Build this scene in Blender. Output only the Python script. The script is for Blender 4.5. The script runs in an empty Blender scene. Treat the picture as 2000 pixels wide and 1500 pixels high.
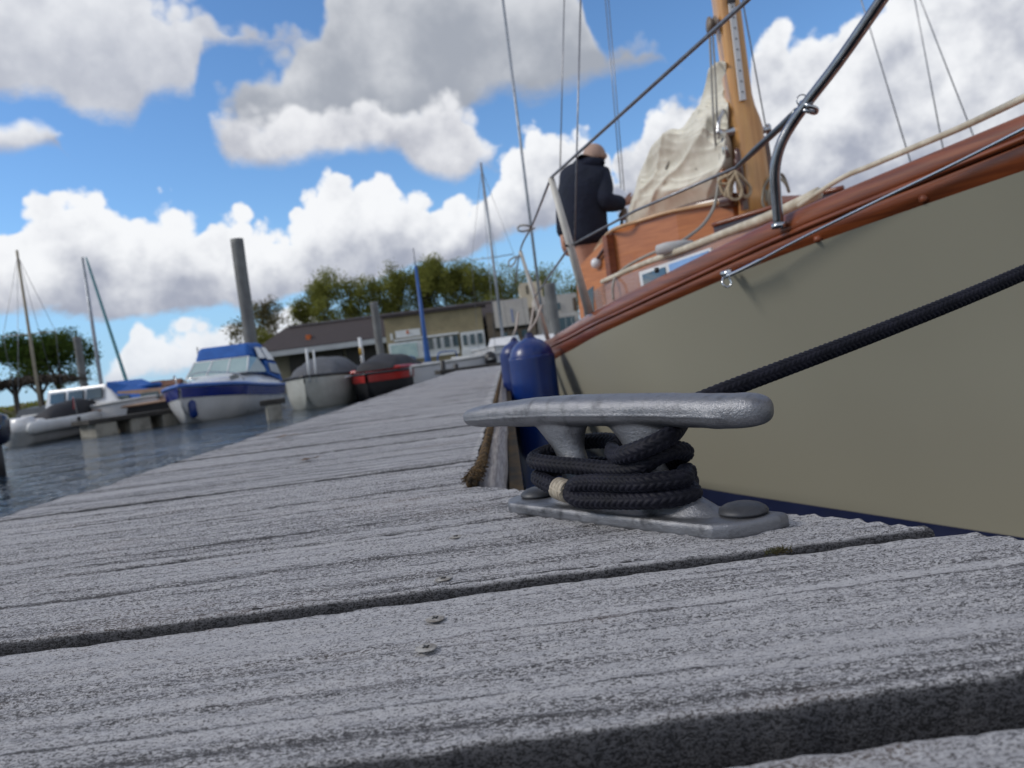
import bpy, bmesh, math, random
import numpy as np
from mathutils import Vector, Matrix
R_=math.radians
rng=np.random.RandomState(7); random.seed(7)
scn=bpy.context.scene; COL=scn.collection
# ---------------------------------------------------------------- camera
F=1450.; TH=R_(7.2); H=0.16
def unit(v): v=np.array(v,float); return v/np.linalg.norm(v)
_Y=unit([(987-1000)/F,(750-693)/F,-1]); _u=np.array([-math.sin(TH),math.cos(TH),0.])
_Z=unit(_u-_Y*np.dot(_u,_Y)); _X=np.cross(_Y,_Z); ROT=np.stack([_X,_Y,_Z]); CAM=np.array([0,0,H])
cd=bpy.data.cameras.new('camera'); cam=bpy.data.objects.new('camera',cd); COL.objects.link(cam)
cam.matrix_world=Matrix.Translation(CAM)@Matrix(ROT.tolist()).to_4x4()
cd.sensor_width=36; cd.lens=F/2000*36; cd.clip_start=0.01; cd.clip_end=20000
cd.dof.use_dof=True; cd.dof.focus_distance=0.56; cd.dof.aperture_fstop=11.0
scn.camera=cam
def ray(px,py): return unit(ROT@np.array([(px-1000)/F,(750-py)/F,-1]))
def at(px,py,Y): d=ray(px,py); return CAM+d*(Y/d[1])
def gz(px,py,z=0.): d=ray(px,py); return CAM+d*((z-H)/d[2])
def ae(px,py): d=ray(px,py); return math.degrees(math.atan2(d[0],d[1])),math.degrees(math.asin(d[2]))
WZ=-0.5   # water level (the pontoon deck is z=0)
# ---------------------------------------------------------------- view
scn.view_settings.view_transform='Standard'; scn.view_settings.look='None'
scn.view_settings.exposure=0.0; scn.view_settings.gamma=1
scn.cycles.max_bounces=8; scn.cycles.transparent_max_bounces=24
# ---------------------------------------------------------------- sun + sky
SUN_AZ=R_(-100); SUN_EL=R_(36)
sl=bpy.data.lights.new('sun','SUN'); sl.energy=1.9; sl.angle=R_(16); sl.color=(1,.95,.87)
so=bpy.data.objects.new('sun',sl); COL.objects.link(so)
sd=Vector((math.sin(SUN_AZ)*math.cos(SUN_EL),math.cos(SUN_AZ)*math.cos(SUN_EL),math.sin(SUN_EL)))
so.rotation_euler=sd.to_track_quat('Z','Y').to_euler()
class S:                                   # tiny node algebra
    def __init__(s,nt,sock): s.nt=nt; s.s=sock
    def _b(s,op,*o,clamp=False):
        n=s.nt.nodes.new('ShaderNodeMath'); n.operation=op; n.use_clamp=clamp
        for i,v in enumerate((s,)+o):
            if isinstance(v,S): s.nt.links.new(v.s,n.inputs[i])
            else: n.inputs[i].default_value=v
        return S(s.nt,n.outputs[0])
    def __add__(a,b): return a._b('ADD',b)
    __radd__=__add__
    def __sub__(a,b): return a._b('SUBTRACT',b)
    def __rsub__(a,b): return (a*-1)+b
    def __mul__(a,b): return a._b('MULTIPLY',b)
    __rmul__=__mul__
    def __truediv__(a,b): return a._b('DIVIDE',b)
    def mn(a,b): return a._b('MINIMUM',b)
    def mx(a,b): return a._b('MAXIMUM',b)
    def absv(a): return a._b('ABSOLUTE')
    def clamp(a): return a._b('ADD',0.,clamp=True)
    def ss(a,lo,hi,o0=0.,o1=1.):
        n=a.nt.nodes.new('ShaderNodeMapRange'); n.interpolation_type='SMOOTHSTEP'
        a.nt.links.new(a.s,n.inputs[0])
        for i,v in enumerate((lo,hi,o0,o1)): n.inputs[i+1].default_value=v
        return S(a.nt,n.outputs[0])
def mixc(nt,f,a,b):
    n=nt.nodes.new('ShaderNodeMix'); n.data_type='RGBA'
    for s,v in ((n.inputs[0],f),(n.inputs[6],a),(n.inputs[7],b)):
        if isinstance(v,S): nt.links.new(v.s,s)
        elif hasattr(v,'is_output'): nt.links.new(v,s)
        else: s.default_value=v if not isinstance(v,tuple) else (*v[:3],1)
    return n.outputs[2]
def fcurve(nt,x,pts):
    n=nt.nodes.new('ShaderNodeFloatCurve'); nt.links.new(x.s,n.inputs['Value'])
    c=n.mapping.curves[0]; n.mapping.use_clip=True
    n.mapping.clip_min_x=0;n.mapping.clip_max_x=1;n.mapping.clip_min_y=-1;n.mapping.clip_max_y=2
    c.points[0].location=pts[0]; c.points[1].location=pts[-1]
    for p in pts[1:-1]: c.points.new(*p)
    for p in c.points: p.handle_type='AUTO_CLAMPED'
    n.mapping.update(); return S(nt,n.outputs[0])
wd=bpy.data.worlds.new('World'); scn.world=wd; wd.use_nodes=True; nt=wd.node_tree; nt.nodes.clear()
WS=0.12
sky=nt.nodes.new('ShaderNodeTexSky'); sky.sky_type='NISHITA'; sky.sun_disc=False
sky.sun_elevation=SUN_EL; sky.sun_rotation=SUN_AZ; sky.air_density=1.0; sky.dust_density=0.0; sky.ozone_density=2.5
tc=nt.nodes.new('ShaderNodeTexCoord'); DIR=tc.outputs['Generated']
sx=nt.nodes.new('ShaderNodeSeparateXYZ'); nt.links.new(DIR,sx.inputs[0])
X,Y,Z=(S(nt,sx.outputs[i]) for i in range(3))
def tex(nt,vec,scale,detail=6,rough=.55,kind='noise',off=None,stretch=None):
    if off or stretch:
        m=nt.nodes.new('ShaderNodeMapping'); nt.links.new(vec,m.inputs[0])
        if off: m.inputs['Location'].default_value=off
        if stretch: m.inputs['Scale'].default_value=stretch
        vec=m.outputs[0]
    if kind=='noise':
        n=nt.nodes.new('ShaderNodeTexNoise'); n.inputs['Detail'].default_value=detail; n.inputs['Roughness'].default_value=rough
    else:
        n=nt.nodes.new('ShaderNodeTexVoronoi'); n.feature='F1'
        n.inputs['Detail'].default_value=detail; n.inputs['Roughness'].default_value=rough
    n.inputs['Scale'].default_value=scale; nt.links.new(vec,n.inputs['Vector'])
    return S(nt,n.outputs[0])
az=X._b('ARCTAN2',Y)*57.29578; el=Z._b('ARCSINE')*57.29578
nlow=tex(nt,DIR,7,3,.5)-.5
nmid=tex(nt,DIR,16,6,.6)-.5
nwis=tex(nt,DIR,9,6,.62,off=(3,1,7),stretch=(1,1,1.6))-.5
vb=tex(nt,DIR,20,2,.5,'vor'); vb2=tex(nt,DIR,20,2,.5,'vor',off=(.22,0,-.55))              # billows: dark at lump centres
bil=.50-vb
# relief: density difference towards the light
r0=tex(nt,DIR,15,4,.56,off=(0,0,0)); r1=tex(nt,DIR,15,4,.56,off=(.2,0,-.45))
rel1=(r0-r1)*.62+(vb2-vb)*.16+nlow*-.10
AZ0,AZ1=-45.,50.
def crv(pts):      # pixel outline on the photo -> direction outline
    q=sorted(ae(*p) for p in pts)
    return [((a-AZ0)/(AZ1-AZ0),e/30.) for a,e in q]
def layer(top,bot,soft,wob,bils,warp,grey0,grey1,rs,relief,lo=(.37,.40,.49),hi=(.93,.945,.97),grow=.75,win=None):
    a=((az+nlow*warp)-AZ0)/(AZ1-AZ0)
    a=a.clamp()
    T=fcurve(nt,a,crv(top))*30.; B=fcurve(nt,a,crv(bot))*30.
    dt=(T-el)+nmid*wob+bil*bils+grow
    db=(el-B)+nwis*(wob*1.2)+grow
    d=dt.mn(db)
    if win:
        a0=ae(*win[0])[0]; a1=ae(*win[1])[0]; wz=az+nlow*5+nmid*4+bil*1.5
        d=d.mn((wz-a0)*.9).mn((wz*-1+a1)*.9)
    al=d.ss(0.,soft)
    th=(T-B).mx(.6)
    rr=dt/th
    sh=(rr+nmid*(rs*.45)+nlow*.9+rel1*relief)
    g=sh.ss(grey0,grey1)
    col=mixc(nt,g,tuple(v/WS for v in hi),tuple(v/WS for v in lo))
    return al,col
out=sky.outputs[0]
# saturate the clear sky a little
hs=nt.nodes.new('ShaderNodeHueSaturation'); hs.inputs['Saturation'].default_value=1.06; hs.inputs['Value'].default_value=1.08
nt.links.new(out,hs.inputs['Color']); out=hs.outputs[0]
vm=nt.nodes.new('ShaderNodeVectorMath'); vm.operation='MULTIPLY'; nt.links.new(out,vm.inputs[0]); vm.inputs[1].default_value=(.92,1.10,1.26); out=vm.outputs[0]
out=mixc(nt,el.absv().ss(14,0)*.75,out,tuple(v/WS for v in (.27,.50,.80)))
LAY=[]
# high streaks (thin veil)
# cloud top right behind the mast
LAY.append(layer([(-400,900),(900,740),(1060,700),(1150,620),(1195,400),(1215,285),(1250,240),(1300,185),(1370,178),(1440,190),(1470,80),(1500,40),(1560,60),(1620,35),(1680,5),(1800,-60),(2000,-60),(2300,-60)],
 [(-400,990),(900,800),(1060,760),(1150,690),(1195,450),(1230,440),(1290,520),(1370,560),(1500,560),(1700,560),(2000,560),(2300,560)],.9,3.6,2.4,2.0,-.15,.95,1.1,-1.9,win=((1190,400),(3000,300))))
# main cumulus band
LAY.append(layer([(-500,480),(-200,440),(0,432),(40,395),(90,362),(150,345),(200,362),(245,405),(290,395),(330,380),(370,412),(420,415),(500,412),(545,428),(590,395),(620,375),(680,325),(730,322),(790,350),(850,385),(900,385),(950,345),(1010,280),(1060,235),(1100,228),(1150,262),(1200,330),(1260,420),(1330,560),(1500,600),(2300,500)],
 [(-500,690),(0,600),(120,606),(250,612),(350,596),(450,588),(560,575),(640,560),(720,545),(800,510),(900,488),(1000,455),(1080,430),(1150,400),(1210,370),(1260,440),(1330,590),(1500,630),(2300,530)],.7,3.0,2.6,1.5,.05,1.25,.8,-1.9,win=((-3000,400),(1235,330))))
# low cumulus left
LAY.append(layer([(-500,730),(0,700),(120,700),(200,690),(240,650),(272,604),(300,640),(350,618),(420,598),(480,600),(540,572),(590,575),(640,610),(720,640),(900,640),(2300,500)],
 [(-500,850),(0,790),(300,742),(600,720),(900,690),(2300,560)],.9,3.6,2.2,1.6,.0,1.5,.9,-1.5,(.52,.57,.66),(.88,.91,.95),grow=.15,win=((190,680),(640,640))))
# upper left grey cloud
LAY.append(layer([(-500,-200),(-200,-200),(0,-120),(200,-60),(330,-30),(400,10),(470,50),(560,55),(620,75),(680,120),(800,200),(2300,60)],
 [(-500,260),(-200,230),(0,185),(80,188),(160,215),(250,228),(300,175),(370,178),(400,90),(470,85),(560,80),(620,90),(680,135),(800,230),(2300,100)],1.3,3.2,2.4,2.0,-.5,1.5,1.2,-2.2,(.45,.48,.56),(.84,.86,.90),win=((-3000,100),(650,80))))
# small streak left
LAY.append(layer([(-500,300),(-100,245),(0,243),(60,244),(110,256),(150,290),(300,310),(2300,60)],
 [(-500,350),(-100,300),(0,290),(60,285),(110,274),(150,300),(300,330),(2300,90)],.9,1.6,1.0,1.0,.2,2.2,.6,-1.0,win=((-3000,260),(135,265))))
# big grey cloud top centre and the paler lobe hanging under it
LAY.append(layer([(-500,330),(300,260),(380,235),(420,190),(470,150),(530,110),(580,70),(620,20),(640,-60),(800,-120),(1000,-120),(1120,-60),(1170,70),(1230,68),(1290,100),(1330,130),(1500,170),(2300,60)],
 [(-500,350),(300,280),(380,250),(420,262),(470,270),(540,268),(620,262),(760,252),(880,228),(960,188),(1060,180),(1130,150),(1200,125),(1260,115),(1300,108),(1330,135),(1500,180),(2300,90)],1.5,2.8,2.2,1.6,-.3,.95,.8,-1.5,(.37,.40,.46),(.70,.72,.76),win=((415,200),(1320,110))))
LAY.append(layer([(-500,330),(380,240),(430,205),(500,215),(560,190),(600,172),(700,185),(780,195),(850,170),(890,182),(930,225),(960,270),(1100,300),(2300,200)],
 [(-500,400),(380,270),(430,305),(480,315),(540,322),(620,308),(700,296),(760,286),(800,312),(850,338),(900,345),(940,310),(1000,330),(2300,230)],1.3,2.6,2.4,1.6,.0,1.25,.9,-1.9,(.45,.47,.54),(.86,.87,.90),win=((400,250),(948,270))))
for al,col in LAY: out=mixc(nt,al,out,col)
# rest of the dome (behind and overhead): broken cloud for light and reflections
gm=tex(nt,DIR,2.6,7,.55,off=(5,2,1),stretch=(1,1,1.7)).ss(.40,.52)
outside=(az.absv().ss(42,60)).mx(el.ss(31,42))
g2=tex(nt,DIR,5,5,.5,off=(1,4,2)).ss(.35,.65)
out=mixc(nt,gm*outside,out,mixc(nt,g2,tuple(v/WS for v in (.86,.85,.84)),tuple(v/WS for v in (.42,.43,.46))))
bg=nt.nodes.new('ShaderNodeBackground'); bg.inputs[1].default_value=WS; nt.links.new(out,bg.inputs[0])
wo=nt.nodes.new('ShaderNodeOutputWorld'); nt.links.new(bg.outputs[0],wo.inputs[0])
wd.cycles.sampling_method='MANUAL'; wd.cycles.sample_map_resolution=512
# ---------------------------------------------------------------- helpers
WL={}
def wloc(o): return np.array(WL.get(o.name,(0,0,0)),float) if o else np.zeros(3)
def mk(name,V,Fc,mat,parent=None,smooth=True,local=False,keep=False,uv=None):
    V=np.asarray(V,float).reshape(-1,3)
    me=bpy.data.meshes.new(name); 
    if parent is not None: off=np.zeros(3) if local else wloc(parent)
    else:
        mn,mx=V.min(0),V.max(0); off=np.array([(mn[0]+mx[0])/2,(mn[1]+mx[1])/2,mn[2]])
        if keep: off=np.zeros(3)
    me.from_pydata((V-off).tolist(),[],[tuple(int(i) for i in f) for f in Fc]); me.update()
    if smooth: me.polygons.foreach_set('use_smooth',[True]*len(me.polygons))
    for m in (mat if isinstance(mat,(list,tuple)) else [mat]): me.materials.append(m)
    if uv is not None:
        l=me.uv_layers.new(name='UVMap'); vi=np.empty(len(me.loops),int); me.loops.foreach_get('vertex_index',vi)
        l.data.foreach_set('uv',np.asarray(uv,float)[vi].ravel())
    o=bpy.data.objects.new(name,me); COL.objects.link(o)
    if parent is not None: o.parent=parent; WL[o.name]=tuple(wloc(parent))
    else: o.location=off; WL[o.name]=tuple(off)
    return o
def tag(o,label=None,cat=None,group=None,kind=None):
    for k,v in (('label',label),('category',cat),('group',group),('kind',kind)):
        if v: o[k]=v
    return o
def empty(name,loc,label,cat,rz=0,group=None):
    o=bpy.data.objects.new(name,None); COL.objects.link(o); o.location=loc; o.rotation_euler=(0,0,rz); o.empty_display_size=.1
    WL[o.name]=tuple(loc); return tag(o,label,cat,group)
class MB:
    def __init__(s): s.V=[];s.F=[];s.n=0
    def add(s,V,Fc):
        V=np.asarray(V,float).reshape(-1,3); s.V.append(V); s.F+= [tuple(int(i)+s.n for i in f) for f in Fc]; s.n+=len(V); return s
    def box(s,c,d,rz=0,bev=0):
        x,y,z=np.array(d,float)/2; b=min(bev,x*.9,y*.9,z*.9)
        c0,s0=math.cos(rz),math.sin(rz)
        if b<=0:
            P=[(sx*x,sy*y,sz*z) for sz in(-1,1) for sy in(-1,1) for sx in(-1,1)]
            Q=[(0,2,3,1),(4,5,7,6),(0,1,5,4),(2,6,7,3),(0,4,6,2),(1,3,7,5)]
        else:
            ring=lambda w,h,zz:[(-w,-h+b,zz),(-w+b,-h,zz),(w-b,-h,zz),(w,-h+b,zz),(w,h-b,zz),(w-b,h,zz),(-w+b,h,zz),(-w,h-b,zz)]
            P=ring(x-b,y-b,-z)+ring(x,y,-z+b)+ring(x,y,z-b)+ring(x-b,y-b,z)
            Q=[tuple(range(7,-1,-1)),tuple(range(24,32))]+[(k*8+i,k*8+(i+1)%8,k*8+8+(i+1)%8,k*8+8+i) for k in range(3) for i in range(8)]
        P=[(c[0]+p[0]*c0-p[1]*s0,c[1]+p[0]*s0+p[1]*c0,c[2]+p[2]) for p in P]
        return s.add(P,Q)
    def tube(s,P,r,n=8,cap=True):
        V,Fc=tubeVF(P,r,n,cap); return s.add(V,Fc)
    def quad(s,a,b,c,d): return s.add([a,b,c,d],[(0,1,2,3)])
    def build(s,name,mat,parent=None,**k): return mk(name,np.concatenate(s.V),s.F,mat,parent,**k)
def frames(P):
    P=np.asarray(P,float); T=np.gradient(P,axis=0); T/=np.linalg.norm(T,axis=1)[:,None]+1e-12
    a=np.array([0,0,1.]) if abs(T[0][2])<.9 else np.array([1.,0,0]); N=np.cross(T[0],a);N/=np.linalg.norm(N)
    Ns=[N]
    for i in range(1,len(P)):
        N=Ns[-1]-T[i]*np.dot(Ns[-1],T[i]); N/=np.linalg.norm(N)+1e-12; Ns.append(N)
    Ns=np.array(Ns); return P,T,Ns,np.cross(T,Ns)
def gridF(m,n,wrap=True):
    i=np.arange(m-1)[:,None]; j=np.arange(n if wrap else n-1)[None]; k=(j+1)%n
    return np.stack([i*n+j,i*n+k,(i+1)*n+k,(i+1)*n+j],-1).reshape(-1,4)
def tubeVF(P,r,n=8,cap=True):
    P,T,N,B=frames(P); m=len(P); r=np.broadcast_to(np.asarray(r,float),(m,))
    a=np.linspace(0,2*np.pi,n,endpoint=False)
    V=P[:,None]+r[:,None,None]*(np.cos(a)[None,:,None]*N[:,None]+np.sin(a)[None,:,None]*B[:,None])
    Fc=[tuple(f) for f in gridF(m,n)]
    if cap: Fc+=[tuple(range(n-1,-1,-1)),tuple(range((m-1)*n,m*n))]
    return V.reshape(-1,3),Fc
def spl(P,step=None,n=None,k=60):     # Catmull-Rom through P, resampled evenly
    P=np.asarray(P,float); Q=np.vstack([2*P[0]-P[1],P,2*P[-1]-P[-2]]); out=[]
    for i in range(len(P)-1):
        t=np.linspace(0,1,k,endpoint=False)[:,None]; p0,p1,p2,p3=Q[i:i+4]
        out.append(.5*((2*p1)+(-p0+p2)*t+(2*p0-5*p1+4*p2-p3)*t**2+(-p0+3*p1-3*p2+p3)*t**3))
    out=np.vstack(out+[P[-1:]]); d=np.r_[0,np.cumsum(np.linalg.norm(np.diff(out,axis=0),axis=1))]
    n=n or max(2,int(d[-1]/step)+1); s=np.linspace(0,d[-1],n)
    return np.stack([np.interp(s,d,out[:,c]) for c in range(out.shape[1])],1)
def loft(rings,closed=True,caps=True):
    rings=np.asarray(rings,float); m,n=rings.shape[:2]; Fc=[tuple(f) for f in gridF(m,n,closed)]
    if caps: Fc+=[tuple(range(n-1,-1,-1)),tuple(range((m-1)*n,m*n))]
    return rings.reshape(-1,3),Fc
def vnoise(x,y,seed=0):                # cheap value noise
    x=np.asarray(x,float);y=np.asarray(y,float)
    xi=np.floor(x).astype(int);yi=np.floor(y).astype(int);fx=x-xi;fy=y-yi;fx=fx*fx*(3-2*fx);fy=fy*fy*(3-2*fy)
    def h(a,b):
        v=np.sin(a*127.1+b*311.7+seed*74.7)*43758.5453; return v-np.floor(v)
    return (h(xi,yi)*(1-fx)+h(xi+1,yi)*fx)*(1-fy)+(h(xi,yi+1)*(1-fx)+h(xi+1,yi+1)*fx)*fy
def baked(o,mods):                     # apply modifiers to a mesh object
    dg=bpy.context.evaluated_depsgraph_get(); ev=o.evaluated_get(dg)
    me=bpy.data.meshes.new_from_object(ev); o.modifiers.clear(); o.data=me
    me.polygons.foreach_set('use_smooth',[True]*len(me.polygons)); return o
# ---------------------------------------------------------------- materials
def bsdf(name):
    m=bpy.data.materials.new(name); m.use_nodes=True; nt=m.node_tree; b=nt.nodes['Principled BSDF']; return m,nt,b
def coord(nt,kind='Object',scale=None):
    t=nt.nodes.new('ShaderNodeTexCoord'); v=t.outputs[kind]
    if scale is not None:
        mp=nt.nodes.new('ShaderNodeMapping'); mp.inputs['Scale'].default_value=scale; nt.links.new(v,mp.inputs[0]); v=mp.outputs[0]
    return v
def bump(nt,b,h,strength=.3,dist=.01):
    n=nt.nodes.new('ShaderNodeBump'); n.inputs['Strength'].default_value=strength; n.inputs['Distance'].default_value=dist
    nt.links.new(h.s,n.inputs['Height']); nt.links.new(n.outputs[0],b.inputs['Normal']); return n
MATS={}
def pbr(name,c,rough=.5,metal=0,c2=None,ns=8,stretch=(1,1,1),bs=0,bd=.01,coat=0,nd=5,rv=.1,trans=0):
    if name in MATS: return MATS[name]
    m,nt,b=bsdf(name); c2=c2 or tuple(v*.72 for v in c)
    v=coord(nt,'Object',stretch); n=tex(nt,v,ns,nd,.6)
    col=mixc(nt,n.ss(.32,.68),c,c2); nt.links.new(col,b.inputs['Base Color'])
    r=(n-.5)*rv*2+rough; nt.links.new(r.clamp().s,b.inputs['Roughness'])
    b.inputs['Metallic'].default_value=metal; b.inputs['Coat Weight'].default_value=coat; b.inputs['Coat Roughness'].default_value=.06
    if trans: b.inputs['Transmission Weight'].default_value=trans
    if bs: bump(nt,b,n,bs,bd)
    MATS[name]=m; return m
def wood(name,c,c2,rough=.3,coat=0,stretch=(1,12,12),ns=6,bs=.05):
    return pbr(name,c,rough,0,c2,ns,stretch,bs,.004,coat,8,.06)
# weathered deck boards
m,nt,b=bsdf('weathered_board'); DECK=m
v=coord(nt,'Object',(300,800,600)); fl=tex(nt,v,1,5,.72)
v2=coord(nt,'Object',(800,1500,1200)); fl2=tex(nt,v2,1,3,.7)
v3=coord(nt,'Object',(1.1,11,1)); broad=tex(nt,v3,1.6,5,.6)
v4=coord(nt,'Object',(1.2,95,1)); rid=tex(nt,v4,1,3,.6)
v5=coord(nt,'Object',(3,7,3)); stain=tex(nt,v5,1.4,4,.6,off=(4,2,0))
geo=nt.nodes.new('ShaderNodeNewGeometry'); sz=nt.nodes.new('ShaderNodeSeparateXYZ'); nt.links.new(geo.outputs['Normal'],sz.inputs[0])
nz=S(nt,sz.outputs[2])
sxy=nt.nodes.new('ShaderNodeSeparateXYZ'); nt.links.new(coord(nt),sxy.inputs[0]); PY_=S(nt,sxy.outputs[1])
wv_=tex(nt,coord(nt,'Object',(2.2,6,2)),1,4,.6)
gr=(PY_*37.+wv_*1.3)._b('FRACT'); gr=((gr-.5).absv()*2).ss(.0,.34)          # thin grooves along the boards
gd=tex(nt,coord(nt,'Object',(1.5,22,1)),1,3,.6,off=(2,0,5)).ss(.35,.6)
wear=fl*.56+fl2*.44+(broad-.5)*.22+(rid-.5)*.25+(1-gr)*(gd*.075)
light=wear.ss(.465,.585)*-1+1
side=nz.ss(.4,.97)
lum=(fl2-.5)*1.5+(fl-.5)*.8
pale0=mixc(nt,broad.ss(.3,.7),(.36,.36,.38),(.47,.47,.49))
pale1=mixc(nt,lum.ss(-.25,.25),(.57,.565,.58),(.29,.287,.30))
pale=mixc(nt,S(nt,side.s)*0+.55,pale0,pale1)
dark=mixc(nt,stain.ss(.55,.72),(.060,.058,.062),(.095,.070,.058))
top_=mixc(nt,light,dark,pale)
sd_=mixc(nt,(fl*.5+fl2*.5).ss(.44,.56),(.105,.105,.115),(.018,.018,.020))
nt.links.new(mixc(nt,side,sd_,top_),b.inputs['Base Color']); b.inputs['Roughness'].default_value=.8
b.inputs['Specular IOR Level'].default_value=.3
bump(nt,b,(fl*-.8)+(fl2*-.6),.85,.0012)
# cast aluminium
m,nt,b=bsdf('cast_aluminium'); CAST=m
v=coord(nt); g=tex(nt,v,420,4,.75); g2=tex(nt,v,55,5,.6); g3=tex(nt,v,14,4,.55)
st=g2.ss(.5,.72)*.55+g3.ss(.48,.7)*.35
nt.links.new(mixc(nt,st,(.23,.235,.255),(.055,.057,.065)),b.inputs['Base Color'])
b.inputs['Metallic'].default_value=.8
nt.links.new(((g2*.25)+.27).s,b.inputs['Roughness']); bump(nt,b,g*.9+g2*.3,.8,.0010)
# dark braided rope
m,nt,b=bsdf('navy_rope'); ROPE=m
v=coord(nt); g=tex(nt,v,900,2,.5); g2=tex(nt,v,60,3,.5)
nt.links.new(mixc(nt,g2.ss(.35,.7),(.0035,.0038,.0080),(.009,.009,.0165)),b.inputs['Base Color']); b.inputs['Roughness'].default_value=.62
b.inputs['Specular IOR Level'].default_value=.2
b.inputs['Sheen Weight'].default_value=.06; b.inputs['Sheen Roughness'].default_value=.5; b.inputs['Sheen Tint'].default_value=(.5,.55,.8,1); bump(nt,b,g,.4,.0006)
MAHO=wood('varnished_mahogany',(.225,.060,.019),(.125,.030,.011),.36,.3,(3,1.1,28),3)
MAHOD=wood('mahogany_dark',(.085,.022,.012),(.045,.012,.007),.3,.6,(3,1.1,28),3)
TEAKO=wood('orange_teak',(.50,.185,.060),(.39,.13,.042),.3,.35,(2,2,22),3)
PINKW=wood('pale_teak',(.40,.20,.13),(.32,.15,.10),.28,.5,(2,2,22),3)
SPRUCE=wood('spruce_spar',(.66,.36,.125),(.50,.24,.075),.28,.5,(14,14,.9),3)
CREAM=pbr('cream_paint',(.62,.57,.46),.5,0,(.42,.37,.28),14,bs=.05)
STEEL=pbr('polished_steel',(.55,.56,.58),.16,1,(.42,.43,.45),9,rv=.05)
WIRE=pbr('rigging_wire',(.28,.29,.31),.35,.8,(.2,.2,.22),40)
BLACK=pbr('black_plastic',(.014,.014,.016),.45,0,(.022,.022,.025),20)
BOLT=pbr('bolt_cap',(.06,.063,.07),.5,.3,(.04,.042,.05),70,bs=.15,bd=.001)
CORD=pbr('beige_cord',(.50,.40,.27),.85,0,(.34,.26,.17),60,bs=.4,bd=.003)
WHIP=pbr('whipping_twine',(.44,.39,.31),.8,0,(.28,.24,.19),200,bs=.3,bd=.0005)
HULLM=pbr('khaki_gelcoat',(.375,.358,.285),.34,0,(.358,.34,.27),1.2,coat=.1,nd=2,rv=.03)
NAVY=pbr('navy_bootstripe',(.012,.018,.06),.35,0,(.01,.014,.045),6)
FEND=pbr('blue_vinyl',(.001,.026,.17),.34,0,(.001,.019,.13),7,coat=.15,nd=3,rv=.07)
FENDD=pbr('navy_vinyl',(.006,.012,.085),.4,0,(.004,.008,.05),7)
SAILM=pbr('cream_sailcloth',(.70,.67,.58),.75,0,(.60,.57,.48),9,bs=.12,bd=.01)
WHITE=pbr('white_gelcoat',(.70,.71,.73),.28,0,(.60,.61,.63),2,coat=.3)
OFFW=pbr('grey_white_paint',(.50,.51,.52),.5,0,(.40,.41,.41),3)
GLASS=pbr('tinted_glass',(.05,.075,.085),.06,0,(.03,.05,.06),2,coat=.5,rv=.01)
PALEG=pbr('pale_window',(.36,.50,.50),.1,0,(.28,.42,.44),2,coat=.5)
CANV=pbr('blue_canvas',(.010,.11,.42),.7,0,(.008,.085,.34),5,bs=.2,bd=.02)
CANVK=pbr('black_canvas',(.018,.019,.024),.75,0,(.028,.028,.034),5,bs=.25,bd=.03)
CANVG=pbr('grey_canvas',(.10,.105,.12),.75,0,(.075,.08,.09),5,bs=.25,bd=.03)
CONC=pbr('float_concrete',(.33,.32,.28),.85,0,(.20,.19,.165),4,bs=.3,bd=.02)
PILE=pbr('steel_pile',(.20,.205,.20),.7,.1,(.13,.13,.13),3,(1,1,.5),.2,.02)
REDP=pbr('red_gelcoat',(.42,.016,.012),.35,0,(.30,.012,.01),3,coat=.4)
BLUEP=pbr('blue_gelcoat',(.015,.03,.22),.25,0,(.01,.022,.17),3,coat=.4)
BLUEL=pbr('light_blue_rail',(.06,.16,.50),.35,0,(.05,.13,.42),3)
ROOF=pbr('dark_roof',(.055,.043,.045),.85,0,(.035,.028,.030),6,(1,1,5),.3,.05)
BEIGE=pbr('beige_render',(.30,.255,.155),.85,0,(.235,.20,.125),1.5,bs=.1,bd=.02)
TAUPE=pbr('taupe_render',(.22,.175,.13),.85,0,(.16,.13,.10),1.5,bs=.1,bd=.02)
WALLW=pbr('white_cladding',(.52,.49,.46),.7,0,(.45,.42,.40),1.2)
TRIM=pbr('white_trim',(.68,.70,.72),.5,0,(.60,.62,.64),2)
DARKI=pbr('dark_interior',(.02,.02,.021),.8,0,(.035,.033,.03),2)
BARK=pbr('tree_bark',(.10,.078,.055),.9,0,(.055,.045,.032),3,bs=.3,bd=.05)
TIMB=wood('grey_timber',(.36,.34,.34),(.20,.185,.19),.85,0,(60,3,60),4,.4)
def leafm(name,c,c2):
    m,nt,b=bsdf(name); nt.nodes.remove(b); n=tex(nt,coord(nt),.6,3,.6); col=mixc(nt,n.ss(.32,.68),c,c2)
    d=nt.nodes.new('ShaderNodeBsdfDiffuse'); t=nt.nodes.new('ShaderNodeBsdfTranslucent'); x=nt.nodes.new('ShaderNodeMixShader'); x.inputs[0].default_value=.45
    for q in(d,t): nt.links.new(col,q.inputs[0])
    nt.links.new(d.outputs[0],x.inputs[1]); nt.links.new(t.outputs[0],x.inputs[2]); nt.links.new(x.outputs[0],nt.nodes['Material Output'].inputs[0]); MATS[name]=m
    return m
LEAF=leafm('spring_leaf',(.27,.28,.075),(.16,.175,.045)); LEAFD=leafm('dark_leaf',(.045,.08,.018),(.085,.12,.03))
LEAFP=leafm('pale_bud',(.20,.185,.10),(.13,.115,.06))
ORANGE=pbr('orange_paint',(.55,.14,.03),.6,0,(.45,.1,.02),4)
TROUS=pbr('rust_trousers',(.26,.075,.022),.85,0,(.19,.052,.016),9,bs=.3,bd=.01)
JACK=pbr('navy_fleece',(.005,.009,.022),.95,0,(.010,.014,.032),7,bs=.9,bd=.03)
SKIN=pbr('skin',(.48,.25,.17),.55,0,(.42,.20,.13),9)
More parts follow.
